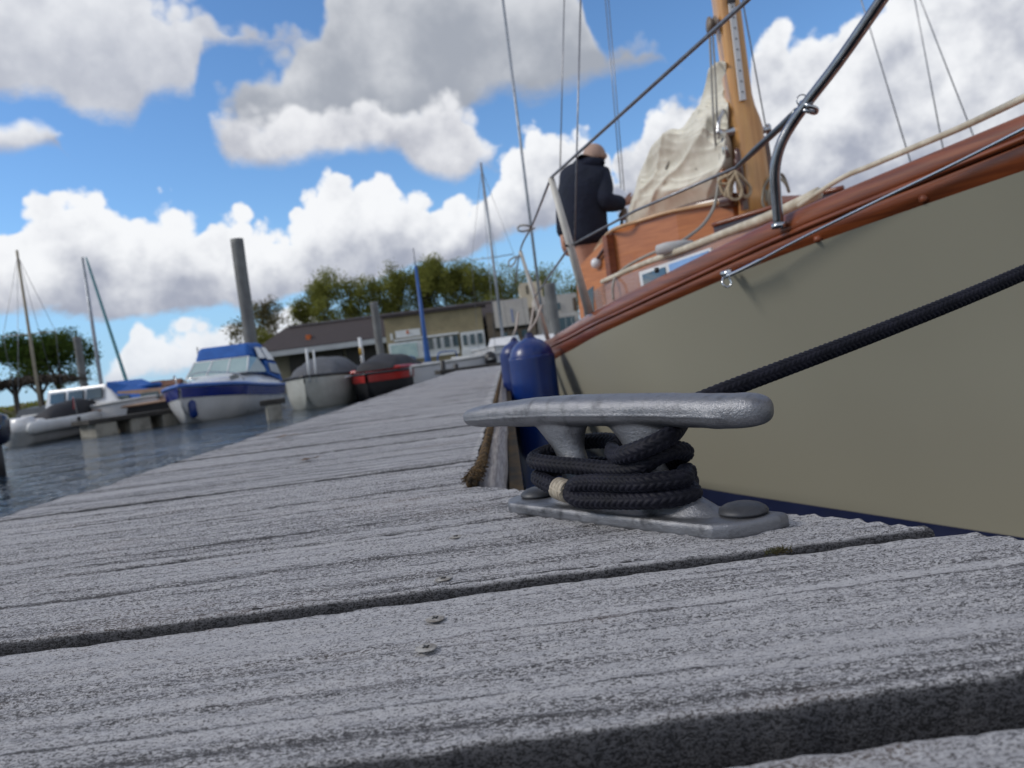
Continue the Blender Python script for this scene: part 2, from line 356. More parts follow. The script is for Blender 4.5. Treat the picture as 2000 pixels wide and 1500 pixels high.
HAIR=pbr('grey_hair',(.44,.29,.225),.75,0,(.34,.235,.19),60,bs=.3,bd=.005)
RUST=pbr('frayed_hemp',(.13,.075,.026),.95,0,(.03,.021,.012),50,bs=.6,bd=.004)
MOSS=pbr('moss',(.045,.05,.02),.95,0,(.09,.065,.025),90)
# ---------------------------------------------------------------- water + land
m,nt,b=bsdf('harbour_water')
v=coord(nt,'Object',(1,1,1)); w1=tex(nt,v,1.6,4,.55); w2=tex(nt,v,.35,3,.5); w3=tex(nt,v,5,3,.55,stretch=(1,1.3,1))
b.inputs['Base Color'].default_value=(.006,.018,.032,1); b.inputs['Roughness'].default_value=.04; b.inputs['IOR'].default_value=1.33
bump(nt,b,w1*.7+w2*1.4+w3*.20,1.,.20)
tag(mk('water',[(-2500,-60,WZ),(2500,-60,WZ),(2500,46,WZ),(-2500,46,WZ)],[(0,1,2,3)],m,keep=True,smooth=False),kind='structure')
LAND=pbr('quay_ground',(.14,.15,.085),.95,0,(.09,.10,.055),.3)
QW=pbr('quay_wall',(.17,.16,.14),.9,0,(.10,.095,.085),1)
gb=MB(); gb.quad((-2500,46,-.05),(2500,46,-.05),(2500,4000,-.05),(-2500,4000,-.05)); tag(gb.build('far_bank',LAND,keep=True,smooth=False),kind='structure')
gb=MB(); gb.box((0,45.9,-.65),(5000,.2,1.24)); tag(gb.build('quay_wall',QW,keep=True,smooth=False),kind='structure')
# ---------------------------------------------------------------- the pontoon we stand on
XL=-.84
def xr(y): return np.where(y<.936,.286+(.515-y)*.833,-.066)
pier=empty('pontoon_walkway',(-.4,3,-.06),'weathered grey boarded pontoon walkway with a diagonal corner, filling the foreground','pontoon')
rows=[(-.21,-.045,-.004),(.075,.276,-.004),(.3035,.5055,.0),(.5150,.7115,.0015),(.7195,.929,.0005),(.935,1.165,0),(1.172,1.392,.001),(1.398,1.60,0)]
y=1.606
while y<12: rows.append((y,y+.205,rng.uniform(-.001,.001))); y+=.2105
plank_objs=[]
for ri,(y0,y1,zo) in enumerate(rows):
    near=y1<1.3; sx_=.0045 if near else (.012 if y1<2.5 else .04)
    xm=float(xr(np.array(y0)))
    X0=XL+rng.uniform(-.012,.012)
    segs=[(X0,xm)]
    if ri==1: segs=[(X0,.0535),(.0575,xm)]
    for si,(xa,xb) in enumerate(segs):
        nx=int((xb-xa)/sx_)+2; yw=y1-y0
        u=np.r_[-.5,np.linspace(0,1,int(yw/(.0024 if near else .01))+4)]
        e=.0045   # rounded long edges; profile goes bottom-front, over the top, bottom-back
        prof=[(0,-.028)]+[(e*(1-math.cos(a)),-e*(1-math.sin(a))) for a in np.linspace(0,math.pi/2,4)]
        ys=np.linspace(e,yw-e,int((yw-2*e)/(.0024 if near else .012))+2)[1:-1]
        prof+=[(t,0) for t in ys]+[(yw-e*(1-math.cos(a)),-e*(1-math.sin(a))) for a in np.linspace(math.pi/2,0,4)]+[(yw,-.028)]
        prof=np.array(prof); npf=len(prof)
        xs=np.linspace(0,1,nx)[:,None]; yy=np.broadcast_to(y0+prof[:,0][None],(nx,npf)).copy()
        xend=xr(yy) if (xb==xm) else np.full_like(yy,xb)
        # gently ragged plank ends
        rag=.004*(vnoise(yy*130,yy*0+ri,3)-.5)+.006*(vnoise(yy*37,yy*0+ri,5)-.5)
        xx=xa+rag+(xend+rag*1.0-xa-rag)*xs
        zz=np.broadcast_to(prof[:,1][None],(nx,npf)).copy()+zo
        top=(prof[:,1]>-.001)[None]
        ridge=.0007*np.sin(prof[:,0]/.0135*2*np.pi)[None]
        hh=ridge+.0016*(vnoise(xx*55,yy*240,ri)-.5)+.0012*(vnoise(xx*140,yy*500,ri+9)-.5)+.0022*(vnoise(xx*5,yy*26,ri+4)-.5)
        zz+=np.where(top,hh,hh*.3)
        edge=((prof[:,0]<.012)|(prof[:,0]>yw-.012))[None]
        yy+=np.where(edge,.0022*(vnoise(xx*60,yy*9,ri+20)-.5)+.0012*(vnoise(xx*260,yy*9,ri+30)-.5),0)
        if ri==2 or ri==3: yy+=(.013 if ri==3 else 0)*np.clip((.25-xx)/.9,0,1)*(prof[:,0]<.01)[None]
        V,Fc=loft(np.stack([xx,yy,zz],-1),closed=False,caps=False)
        # end caps
        Fc+=[tuple(range(npf)),tuple(range(nx*npf-1,(nx-1)*npf-1,-1))]
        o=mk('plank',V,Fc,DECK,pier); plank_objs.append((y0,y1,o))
# screws
SCR=pbr('screw_steel',(.40,.39,.37),.6,.1,(.17,.15,.13),200)
def screw(px,py):
    p=gz(px,py,.0022); par=[o for a,b_,o in plank_objs if a<=p[1]<=b_]
    r=.0062; mb=MB(); n=20; V=[(p[0],p[1],p[2]+.0004)]; 
    for rr,zz in((.0015,.0004),(r*.8,.0005),(r,.0)):
        V+=[(p[0]+rr*math.cos(a),p[1]+rr*math.sin(a),p[2]+zz) for a in np.linspace(0,2*math.pi,n,endpoint=False)]
    Fc=[(0,1+i,1+(i+1)%n) for i in range(n)]+[(1+k*n+i,1+(k+1)*n+i,1+(k+1)*n+(i+1)%n,1+k*n+(i+1)%n) for k in range(2) for i in range(n)]
    mb.add(V,Fc); s=mb.build('screw',SCR,par[-1] if par else pier)
    c=MB(); c.box((p[0],p[1],p[2]+.0006),(.0042,.0009,.0007),.6); c.box((p[0],p[1],p[2]+.0008),(.0042,.0009,.0007),.6+math.pi/2); c.build('cross_slot',BLACK,par[-1] if par else pier)
for p in ((890,1048),(866,1130),(850,1208),(832,1265)): screw(*p)
# structure under the boards, bumper timber along the right edge
fb=MB(); fb.box((-.45,5.9,-.20),(.66,12.4,.30)); fb.build('float',CONC,pier,smooth=False)
# gusset plate support kept behind the board ends
gp=MB(); g0=np.array([[-.80,-.2],[.80,-.2],[.25,.45],[-.10,.90],[-.80,.90]])
gp.add([(x,y_,-.20) for x,y_ in g0]+[(x,y_,-.034) for x,y_ in g0],[(4,3,2,1,0),(5,6,7,8,9)]+[(i,(i+1)%5,5+(i+1)%5,5+i) for i in range(5)])
gp.build('corner_gusset',DARKI,pier,smooth=False)
# timber: follows x just outside the board ends
rr=[];P0=spl([(-.040,.86,-.024),(-.043,1.05,-.016),(-.038,2.5,-.014),(-.045,6,-.012),(-.06,11.6,-.012)],n=160)
for i,p in enumerate(P0):
    w=.021+.003*(vnoise(p[1]*9,0,2)-.5); h=.10
    q=[(-w,-h),(-w,-.004),(-w+.006,0),(w-.006,0),(w,-.006),(w,-h)]
    rr.append([(p[0]+a+.0015*(vnoise(p[1]*40,a*99,1)-.5),p[1],p[2]+b_+.002*(vnoise(p[1]*60,a*200,7)-.5)) for a,b_ in q])
V,Fc=loft(rr); mk('bumper_timber',V,Fc,TIMB,pier)
bk=MB(); bk.box((-.008,6.2,-.12),(.02,10.6,.18)); bk.build('rubber_strip',pbr('weedy_rubber',(.022,.02,.016),1.,0,(.09,.055,.02),30,(1,.4,1),.5,.004),pier,smooth=False)
# frayed hemp line lying along the edge of the boards
P=spl([at(921,948,.93)+[0,0,.003],at(931,925,1.0),at(940,890,1.10),at(948,850,1.32),at(958,800,1.78),at(968,752,2.9),at(978,722,6.0)],step=.004)
P[:,2]=np.where(True,np.maximum(.006,0.004+.002*np.sin(P[:,1]*30)),0); t=np.arange(len(P))
hb=MB()
for k in range(3):
    Pp,T,N,B=frames(P); a=t*.55+k*2.094; R=.0045
    hb.tube(P+R*(np.cos(a)[:,None]*N+np.sin(a)[:,None]*B),.0036*(1+.2*np.sin(t*1.7+k)),6)
for k in range(420):                   # fray near the cut end
    i=int(abs(rng.normal(0,16)))+3; 
    if i>=len(P): continue
    d=rng.normal(0,1,3); d[2]=abs(d[2])*.7; d/=np.linalg.norm(d); L=rng.uniform(.004,.013); q=P[i]+d*.004
    hb.tube([q,q+d*L*.6,q+d*L+[0,0,-L*.3]],.00055,3)
tag(hb.build('frayed_rope',RUST),'frayed brown hemp rope lying along the right edge of the pontoon boards','rope')
# moss tuft in the board gap
mb=MB(); c=gz(1520,1078,.001)
for k in range(160):
    d=rng.normal(0,1,3); d[2]=abs(d[2])+.3; d/=np.linalg.norm(d); q=c+rng.normal(0,1,3)*[.0045,.002,.0008]; mb.tube([q,q+d*rng.uniform(.001,.0035)],[.0004,.0002],3)
tag(mb.build('moss_tuft',MOSS),'tiny moss tuft in the board gap in front of the cleat','moss')
# leaf litter / dirt flecks on the boards
LIT=pbr('dead_leaf',(.16,.085,.035),.9,0,(.08,.05,.03),80)
for (px,py,w,lab) in ((556,853,.042,'dark brown strip of dried debris on the far boards near the water'),(600,898,.03,'pale brown dried leaf lying on the middle of the boards')):
    p=gz(px,py,.003); mb=MB()
    for k in range(10):
        q=p+rng.normal(0,1,3)*[w*.4,w*.22,0]; a=rng.uniform(0,3); s_=rng.uniform(.006,.014)*(1.4 if w>.04 else 1)
        c_,s2=math.cos(a),math.sin(a); z=.003+rng.uniform(0,.003)
        mb.add([(q[0]-c_*s_,q[1]-s2*s_,z),(q[0]-s2*s_*.35,q[1]+c_*s_*.35,z+.002),(q[0]+c_*s_,q[1]+s2*s_,z+.001),(q[0]+s2*s_*.35,q[1]-c_*s_*.35,z+.0005)],[(0,1,2,3)])
    tag(mb.build('dried_leaf',LIT),lab,'leaf')
# ---------------------------------------------------------------- cleat
cu=np.array([.639,-.769,0]);cu/=np.linalg.norm(cu);cn=np.array([.769,.639,0]);cn/=np.linalg.norm(cn)
def CL(s,n,z): return cu*(s-.44)+cn*(.49+n)+np.array([0,0,z])   # n<0 : towards the camera
def onpl(px,py,n=0.):
    d=ray(px,py); t=((.49+n)-CAM@cn)/(d@cn); return CAM+d*t
cl=empty('dock_cleat',CL(-.01,0,0),'cast grey metal mooring cleat bolted to the boards, dark rope wound round it','cleat')
cmb=MB()
# horn bar: centre height, half height, half width along s
hs_=[(-.2295,.0965,.0012,.0015),(-.2275,.0965,.0058,.0072),(-.222,.0963,.0086,.0105),(-.21,.0966,.0107,.0130),(-.19,.0974,.0121,.0148),(-.16,.0986,.0130,.016),(-.12,.0998,.0142,.0178),(-.08,.1003,.0143,.0185),(-.03,.1000,.0145,.019),(.03,.0988,.0137,.0185),(.08,.0970,.0136,.0178),(.11,.0960,.0136,.0175),(.125,.0957,.0131,.0168),(.135,.0955,.0113,.0145),(.1405,.0955,.0080,.0105),(.1432,.0955,.0012,.0015)]
hs_=spl(np.array(hs_),n=90)
rg=[]
for s_,zc,hh,hw in hs_:
    a=np.linspace(0,2*np.pi,40,endpoint=False); c,sn=np.cos(a),np.sin(a); p=2/2.5
    rg.append([CL(s_,hw*np.sign(cc)*abs(cc)**p,zc+hh*np.sign(ss_)*abs(ss_)**p) for cc,ss_ in zip(c,sn)])
V,Fc=loft(rg); cmb.add(V,Fc)
# legs: (z, s centre, half s, half n)
for prof in ([(.102,-.078,.040,.014),(.090,-.080,.037,.0138),(.083,-.079,.031,.013),(.074,-.077,.024,.012),(.064,-.073,.018,.0115),(.05,-.068,.0165,.0115),(.036,-.066,.017,.012),(.024,-.068,.021,.014),(.015,-.071,.030,.018),(.008,-.073,.042,.023),(.004,-.073,.044,.024)],
             [(.102,.016,.042,.014),(.090,.017,.038,.0138),(.083,.019,.033,.013),(.074,.021,.026,.012),(.064,.020,.019,.0115),(.05,.022,.0175,.0115),(.038,.032,.021,.012),(.028,.040,.027,.014),(.018,.050,.036,.018),(.010,.055,.044,.023),(.004,.055,.046,.024)]):
    pr=spl(np.array(prof),n=44); rg=[]
    for z,sc,a_,b_ in pr:
        t=np.linspace(0,2*np.pi,36,endpoint=False); rg.append([CL(sc+a_*math.cos(q),b_*math.sin(q),z) for q in t])
    V,Fc=loft(rg); cmb.add(V,Fc)
# base plate outline (s,n) with clipped corners
def outline(g):
    P=[(-.160+g,-.004),(-.157+g,-.014),(-.146+g,-.024+g),(-.128,-.0285+g),(0,-.0285+g),(.090,-.0285+g),(.103-g*.4,-.0255+g),(.114-g*.6,-.017+g*.5),(.126-g,.002),(.132-g,.016),(.131-g,.024),(.12,.0285-g),(0,.0285-g),(-.13,.0285-g),(-.155+g,.018),(-.160+g,.008)]
    P=np.array(P+[P[0]]); return spl(P,n=97)[:-1]
rg=[[CL(a,b_,z) for a,b_ in outline(g)] for g,z in ((.0015,.0),(0,.0008),(0,.0095),(.0012,.0118),(.0035,.0128))]
V,Fc=loft(rg); cmb.add(V,Fc)
body=cmb.build('cast_body',CAST,cl)
rm=body.modifiers.new('r','REMESH'); rm.mode='VOXEL'; rm.voxel_size=.0013; rm.use_smooth_shade=True
sm=body.modifiers.new('s','SMOOTH'); sm.iterations=7; sm.factor=.6
bpy.context.view_layer.update(); baked(body,None)
me=body.data; n=len(me.vertices); co=np.empty(n*3,np.float32); me.vertices.foreach_get('co',co); co=co.reshape(-1,3).astype(float)
W=co+wloc(body); s_=W@cu+.44; nn=W@cn-.49; zz=W[:,2]
# parting line along the bar and light casting waviness
zc=np.interp(s_,hs_[:,0],hs_[:,1])
pl=np.exp(-((zz-zc+.0028)/.0007)**2)*(np.abs(nn)>.010)*(s_>-.222)*(s_<.112)*(zz>.08)
nrm=np.empty(n*3,np.float32); me.vertices.foreach_get('normal',nrm); nrm=nrm.reshape(-1,3)
dd=.0008*pl+.0005*(vnoise(s_*90,zz*90+nn*70,4)-.5)+.0009*(vnoise(s_*30,zz*40+nn*30,8)-.5)
co=co+nrm*dd[:,None]; me.vertices.foreach_set('co',co.astype(np.float32).ravel()); me.update()
# domed bolt caps
for px,py,r,nm in ((1051,962,.0182,''),(1451,994,.0195,'')):
    d=ray(px,py); t=(.016-H)/d[2]; c=CAM+d*t
    rg=[]
    for rr_,z in ((.92,.0128),(1.0,.0145),(1.0,.0152),(.93,.0172),(.75,.0195),(.5,.0210),(.2,.0218),(.02,.0219)):
        rg.append([(c[0]+r*rr_*math.cos(a),c[1]+r*rr_*math.sin(a),z) for a in np.linspace(0,2*math.pi,40,endpoint=False)])
    V,Fc=loft(rg); mk('bolt_cap',V,Fc,BOLT,cl)
# ---------------------------------------------------------------- braided mooring rope
def braid(P,r,n=48,cols=8,pitch=.0058,amp=.13):
    P,T,N,B=frames(P); m=len(P); L=np.r_[0,np.cumsum(np.linalg.norm(np.diff(P,axis=0),axis=1))]
    a=np.linspace(0,2*np.pi,n,endpoint=False); r=np.broadcast_to(np.asarray(r,float),(m,))
    cc=a/(2*np.pi)*cols; ci=np.floor(cc).astype(int); w=cc-ci
    sg=np.where(ci%2==0,1,-1)
    ph=L[:,None]/pitch+(sg*(w-.5))[None]*1.0+(ci*.5)[None]*0
    h=np.abs(np.sin(np.pi*ph))**.55*(1-.55*np.abs(2*w-1)**4)[None]
    R=r[:,None]*(1-amp*.8+amp*1.5*(h-.35))
    V=P[:,None]+R[...,None]*(np.cos(a)[None,:,None]*N[:,None]+np.sin(a)[None,:,None]*B[:,None])
    Fc=[tuple(f) for f in gridF(m,n)]+[tuple(range(n-1,-1,-1)),tuple(range((m-1)*n,m*n))]
    return V.reshape(-1,3),Fc
RR=.0079
P0=at(1392,772,.645); P1=at(2000,532,.755)
_CL=CL
def CL(s,n,z):
    s=s if s<.035 else .035+(s-.035)*(.46 if z>.044 or n>.0 else .82)
    return _CL(s,n,.042+(z-.042)*.80)
rope_main=[(1.22,1.02,.352),P1+(P1-P0)*.9+[0,0,.012],P1,P0*.5+P1*.5+[0,0,-.002],P0,
  at(1340,800,.665),at(1329,826,.635),at(1309,850,.602),at(1272,869,.598),at(1232,884,.610),at(1208,890,.632),CL(-.026,.010,.064),
  CL(-.036,.024,.072),CL(-.07,.027,.072),CL(-.100,.018,.066),CL(-.1125,-.002,.060),CL(-.101,-.020,.0575),CL(-.07,-.0235,.0555),CL(-.035,-.0215,.0535),CL(0,-.020,.0515),CL(.03,-.0205,.056),CL(.055,-.014,.066),CL(.068,.004,.069),CL(.050,.026,.060),CL(.010,.029,.050),CL(0,.029,.044),CL(-.06,.028,.043),CL(-.094,.019,.0415),CL(-.107,.0,.0395),CL(-.100,-.019,.0370),CL(-.080,-.0275,.0335),CL(-.058,-.0325,.0300),CL(-.044,-.035,.0285)]
P=spl(np.array([np.array(p,float) for p in rope_main]),step=.0007)
V,Fc=braid(P,RR)
line=mk('mooring_line',V,Fc,ROPE)
tag(line,'navy braided mooring rope wound round the metal cleat and running up to the wooden yacht','mooring rope')
line['label']='navy braided mooring rope wound round the metal cleat and running up to the wooden yacht'
eye=[CL(-.040,-.0345,.0300),CL(-.030,-.036,.0375),CL(-.010,-.0345,.0405),CL(.02,-.0335,.0415),CL(.047,-.027,.0425),CL(.069,-.008,.043),CL(.069,.012,.042),CL(.052,.026,.040),CL(.02,.030,.036),
     CL(.04,.034,.030),CL(.066,.016,.0265),CL(.073,-.002,.0255),CL(.054,-.024,.0245),CL(.025,-.0325,.0235),CL(-.005,-.036,.0220),CL(-.025,-.0375,.0215),CL(-.0375,-.037,.0255),CL(-.0405,-.035,.0300)]
P=spl(np.array(eye),step=.0007); V,Fc=braid(P,RR)
mk('eye_splice',V,Fc,ROPE,line)
# twine whipping
P=spl(np.array([CL(-.0605,-.0319,.0304),CL(-.052,-.0338,.0292),CL(-.0425,-.0355,.0280)]),n=40)
wb=MB(); Pp,T,N,B=frames(P)
tt=np.linspace(0,1,620); idx=tt*39; Pc=np.stack([np.interp(idx,np.arange(40),P[:,k]) for k in range(3)],1); Nc=N[20];Bc=B[20]; a=tt*2*np.pi*15
wb.tube(Pc+(.0095+.0003*np.sin(tt*70))[:,None]*(np.cos(a)[:,None]*Nc+np.sin(a)[:,None]*Bc),.00072,6)
wb.tube(P,.0093,20)
wb.tube(spl([CL(-.059,-.0418,.0335),CL(-.05,-.0437,.031),CL(-.0425,-.0447,.0305)],n=20),.0008,6)
wb.build('twine_whipping',WHIP,line)
# ================================================================ the wooden yacht alongside
CX=1.45
xT=lambda y: np.interp(y,[.38,.45,.7,1.0,1.3,1.8,2.4,2.9,3.6,4.6,5.6,6.6,7.4,8.0],[1.44,1.36,1.21,1.07,.95,.70,.50,.355,.255,.245,.27,.34,.45,.60])
def smoothf(f):
    ys=np.linspace(-.2,9,400); v=np.array([f(t) for t in ys]); k=np.hanning(25);k/=k.sum(); w=np.convolve(np.pad(v,12,'edge'),k,'valid')
    return lambda t: np.interp(t,ys,w)
xTs=smoothf(xT)
def zfrom(line,yy,xf):
    L=spl([(a,b_,0) for a,b_ in line],n=600)[:,:2]; D=np.array([ray(*p) for p in L]); r=D[:,0]/D[:,1]; zs=D[:,2]/D[:,1]
    o=np.argsort(r); return H+yy*np.interp(xf(yy)/yy,r[o],zs[o])
topl=[(1045,672),(1084,655),(1152,612),(1199,585),(1255,557),(1378,493),(1500,437),(1665,367),(1772,320),(1925,250),(2000,220),(2120,165)]
midl=[(1040,695),(1080,676),(1152,640),(1229,604),(1378,531),(1500,479),(1600,437),(1800,357),(2000,272),(2120,220)]
botl=[(1040,722),(1101,697),(1165,663),(1272,608),(1378,565),(1500,527),(1600,484),(1800,415),(2000,340),(2120,290)]
ys=np.r_[np.linspace(1.2,3.9,60)]
zt=zfrom(topl,ys,xTs); zm=zfrom(midl,ys,xTs); zb=zfrom(botl,ys,xTs)
def fit(z,lo,hi): # smooth polynomial, extended fore and aft
    c=np.polyfit(ys,z,3); 
    def g(y): 
        y=np.asarray(y,float); v=np.polyval(c,np.clip(y,1.2,3.9)); s0=np.polyval(np.polyder(c),1.2)
        return v+np.where(y<1.2,(y-1.2)*s0*.85,0)+np.where(y>3.9,(y-3.9)*lo,0)
    return g
ZT=fit(zt,-.004,0); ZM=fit(zm,-.004,0); ZB=fit(zb,-.004,0)
print('rail z',[(round(float(t),2),ZT(t).round(3),ZM(t).round(3),ZB(t).round(3)) for t in (.5,1.2,1.8,2.4,2.9,3.6,4.6)])
yt=empty('wooden_yacht',(CX,4.2,WZ),'khaki hulled wooden sailing yacht with varnished mahogany rail, moored right of the cleat','yacht')
ST=np.r_[np.linspace(.385,1.2,26),np.linspace(1.25,8.0,90)]
xW=lambda y: CX-np.interp(y,[.38,1.15,1.35,1.91,2.7,3.4,4.4,5.6,6.8,7.6,8.0],[.0,.0,.12,.40,.80,1.00,1.10,1.06,.82,.5,.25])
xWs=smoothf(xW)
rings=[];deckl=[]
for y in ST:
    z1=float(ZB(y))+.01; xt=float(xTs(y)); xt=min(xt,CX-.004); xw=min(float(xWs(y)),CX-.002)
    zk=-.42
    stem=np.clip((1.35-y)/.95,0,1)
    zbot=zk+ (z1-zk)*stem**1.15*.86      # the overhanging stem climbs forward
    side=[]
    for t in np.linspace(0,1,15):
        # slight flare: concave forward, fuller aft
        fl_=t+ .10*math.sin(math.pi*t)*np.clip((2.6-y)/1.6,-.55,1)
        side.append((xt+(xw-xt)*fl_, z1+(zbot-z1)*t))
    ring=[(x,y,z) for x,z in side]
    ring+=[(x+(CX-x)*.12,y,zbot-.1*(1-stem)) for x in [side[-1][0]]]+[(CX,y,zbot-.5*(1-stem)-.01)]
    full=ring+[(2*CX-x,yy,z) for x,yy,z in ring[:-1][::-1]]
    rings.append(full)
V,Fc=loft(rings,closed=False,caps=False); n=len(rings[0]); Fc.append(tuple(range(len(rings)*n-1,(len(rings)-1)*n-1,-1)))
hull=mk('hull',V,Fc,[HULLM,NAVY],yt)
for p in hull.data.polygons:
    if p.center.z+WZ< -.425+.0: p.material_index=1
# boot stripe as a thin proud skin
rings=[]
for y in np.linspace(1.42,8.0,80):
    r=[];xw=float(xWs(y));xt=float(xTs(y));z1=float(ZB(y))+.01
    for z in (-.414,-.44,-.48,-.52): 
        t=(z1-z)/(z1+.42); t=min(t,1.0); r.append((xt+(xw-xt)*t-.004+(max(0,-.42-z))*.1,y,z))
    rings.append(r)
V,Fc=loft(rings,closed=False,caps=False); mk('boot_stripe',V,Fc,NAVY,yt)
# rail: upper plank, lower rubbing strake, both sides
def rail(name,za,zb_,out0,out1,mat,thick=.035,rnd=.006):
    for sgn in (1,-1):
        rings=[]
        for y in ST[2:]:
            x=min(float(xTs(y)),CX-.012); a=float(za(y)); b_=float(zb_(y))
            prof=[(thick,a),(rnd-out0,a),(-out0,a-rnd),(-out0*.5-out1*.5,(a+b_)/2),(-out1,b_+rnd),(rnd-out1,b_),(thick,b_)]
            r=[(x+px_,y,z) for px_,z in prof]
            if sgn<0: r=[(2*CX-a_,b2,c_) for a_,b2,c_ in r]
            rings.append(r)
        V,Fc=loft(rings); mk(name,V,Fc,mat,yt)
rail('toe_rail',ZT,lambda y:ZM(y)+.006,.004,.012,MAHO)
rail('rail_cap_moulding',lambda y:ZM(y)+.007,lambda y:ZM(y)-.005,.016,.017,MAHO,.03,.004)
rail('rubbing_strake',lambda y:ZM(y)-.006,lambda y:ZB(y),.012,-.010,MAHO)
# deck
rings=[]
for y in ST[2:]:
    x=min(float(xTs(y))+.02,CX-.002); z=float(ZM(y))+.02
    rings.append([(x+(2*CX-2*x)*t,y,z+.04*math.sin(math.pi*t)) for t in np.linspace(0,1,9)])
V,Fc=loft(rings,closed=False,caps=False); mk('deck',V,Fc,PINKW,yt)
# scupper holes & copper plugs along the rail
for px,py in ((1376,516),):
    q=at(px,py,2.36); mb=MB(); mb.tube([q+[-.012,0,0],q+[.01,0,0]],.008,16); 
    y=q[1]; x=float(xTs(y))-.011
    mb=MB(); mb.tube([(x,y,q[2]),(x+.012,y,q[2])],.0085,16); mb.build('scupper_hole',BLACK,yt)
# trunk cabin (low) and deckhouse
def prism(poly,z0,z1,name,mat,parent,cap=0,ztop=None,smooth=False):
    P=np.array(poly,float); n=len(P); z1=np.broadcast_to(z1,(n,)) ; z0=np.broadcast_to(z0,(n,))
    V=[(x,y,z) for (x,y),z in zip(P,z0)]+[(x,y,z) for (x,y),z in zip(P,z1)]
    Fc=[(i,(i+1)%n,n+(i+1)%n,n+i) for i in range(n)]+[tuple(range(n-1,-1,-1)),tuple(range(n,2*n))]
    return mk(name,V,Fc,mat,parent,smooth=smooth)
mir=lambda L: L+[(2*CX-x,y) for x,y in L[::-1]]
a1=at(1180,550,4.3);a2=at(1330,490,3.42);a3=at(1500,425,2.72);a4=at(1580,392,2.45)
print('trunk',a1,a2,a3,a4)
low=[(float(q[0]),float(q[1])) for q in (a1,a2,a3)]
lowp=[(low[0][0],5.2)]+low+[(1.22,2.5)]
zl=float((a1[2]+a2[2]+a3[2])/3)
prism(mir(lowp),.20,[a1[2]-.01]*1+[a1[2]-.01,a2[2]-.01,a3[2]-.01,a3[2]+.0]+[a3[2],a3[2]-.01,a2[2]-.01,a1[2]-.01,a1[2]-.01],'trunk_cabin',PINKW,yt)
# cream edge moulding along the trunk top
t=spl([a1+[-.012,.0,0],at(1250,518,3.85),a2+[-.012,0,0],at(1410,458,3.05),a3+[-.012,0,0],at(1560,396,2.50),at(1600,376,2.42)],step=.03)
mb=MB(); mb.tube(t,np.linspace(.013,.019,len(t)),12); mb.build('cream_moulding',CREAM,yt)
# trunk side window (blue-white frame) lies on the trunk side
w=[at(1256,556,3.78),at(1253,540,3.80),at(1388,487,3.14),at(1392,496,3.12)]
w=[p+np.array([-.006,-.006,0]) for p in w]
def slab(pts,th,name,mat,parent,bev=True):
    P=np.array(pts,float); nrm=np.cross(P[1]-P[0],P[2]-P[1]); nrm/=np.linalg.norm(nrm)
    if np.dot(nrm,CAM-P[0])<0: nrm=-nrm
    n=len(P); V=np.vstack([P,P+nrm*th]); Fc=[(i,(i+1)%n,n+(i+1)%n,n+i) for i in range(n)]+[tuple(range(n)),tuple(range(2*n-1,n-1,-1))]
    return mk(name,V,Fc,mat,parent,smooth=False)
def lerp(a,b_,t): return np.array(a)+(np.array(b_)-np.array(a))*t
def quadsub(q,u0,u1,v0,v1):   # q: bl,tl,tr,br
    f=lambda u,v: lerp(lerp(q[0],q[3],u),lerp(q[1],q[2],u),v)
    return [f(u0,v0),f(u0,v1),f(u1,v1),f(u1,v0)]
BLW=pbr('pale_blue_film',(.20,.33,.58),.15,0,(.14,.25,.46),5,coat=.4)
w=[at(1258,574,3.72),at(1252,532,3.76),at(1392,484,3.10),at(1402,520,3.06)]
fr_=slab(w,.012,'cabin_window',TRIM,yt)
slab([p+np.array([-.011,-.011,0]) for p in quadsub(w,.05,.40,.12,.84)],.004,'window_pane',GLASS,fr_)
slab([p+np.array([-.011,-.011,0]) for p in quadsub(w,.46,.97,.10,.88)],.004,'window_pane',BLW,fr_)
# deckhouse: curved varnished front, cream top moulding
d0=at(1196,452,4.62); d1=at(1250,432,4.47); d2=at(1320,412,4.30); d3=at(1430,393,4.12)
zt_=(d0[2]+d3[2])/2; print('deckhouse',d0,d3)
hp=[(float(q[0]),float(q[1])) for q in (d0,d1,d2,d3)]
poly=[(hp[0][0],6.0)]+hp
zz_=[d0[2],d0[2],d1[2],d2[2],d3[2]]
dh=prism(mir(poly),a1[2]-.1,zz_+zz_[::-1],'deckhouse',TEAKO,yt)
t=spl([np.array([hp[0][0]-.01,5.4,d0[2]]),d0+[-.012,-.01,0],d1+[-.008,-.01,0],d2+[-.005,-.012,0],d3+[0,-.012,0],[CX,d3[1]-.03,d3[2]]],step=.03)
mb=MB(); mb.tube(t,.011,10); mb.build('top_moulding',pbr('varnish_moulding',(.56,.36,.20),.35,0,(.45,.27,.14),6),yt)
# mahogany corner post + aft cabin side with window and a round white light
c0=at(1186,462,4.66); c1=at(1205,585,4.60)
mb=MB(); mb.box(((c0[0]+c1[0])/2-.006,4.62,(c0[2]+.2)/2),(.05,.05,c0[2]-.2),.4); mb.build('corner_post',MAHO,yt,smooth=False)
q=[at(1140,640,4.98),at(1128,528,5.02),at(1200,455,4.68),at(1196,620,4.70)]
sp=slab(q,.02,'aft_cabin_side',TEAKO,yt)
slab([p+np.array([-.02,-.004,0]) for p in quadsub(q,.18,.52,.05,.52)],.006,'side_window',GLASS,sp)
t=spl([at(1143,522,5.0),at(1165,490,4.86),at(1190,464,4.72),at(1206,452,4.64)],n=14); mb=MB(); mb.tube(t,.014,8); mb.build('coaming_moulding',pbr('varnish_moulding',(.5,.3,.16),.35),yt)
mb=MB(); mb.tube(spl([at(1160,515,4.80),at(1172,498,4.74),at(1200,456,4.62)],n=8),.012,8); mb.build('grab_rail',MAHOD,yt)
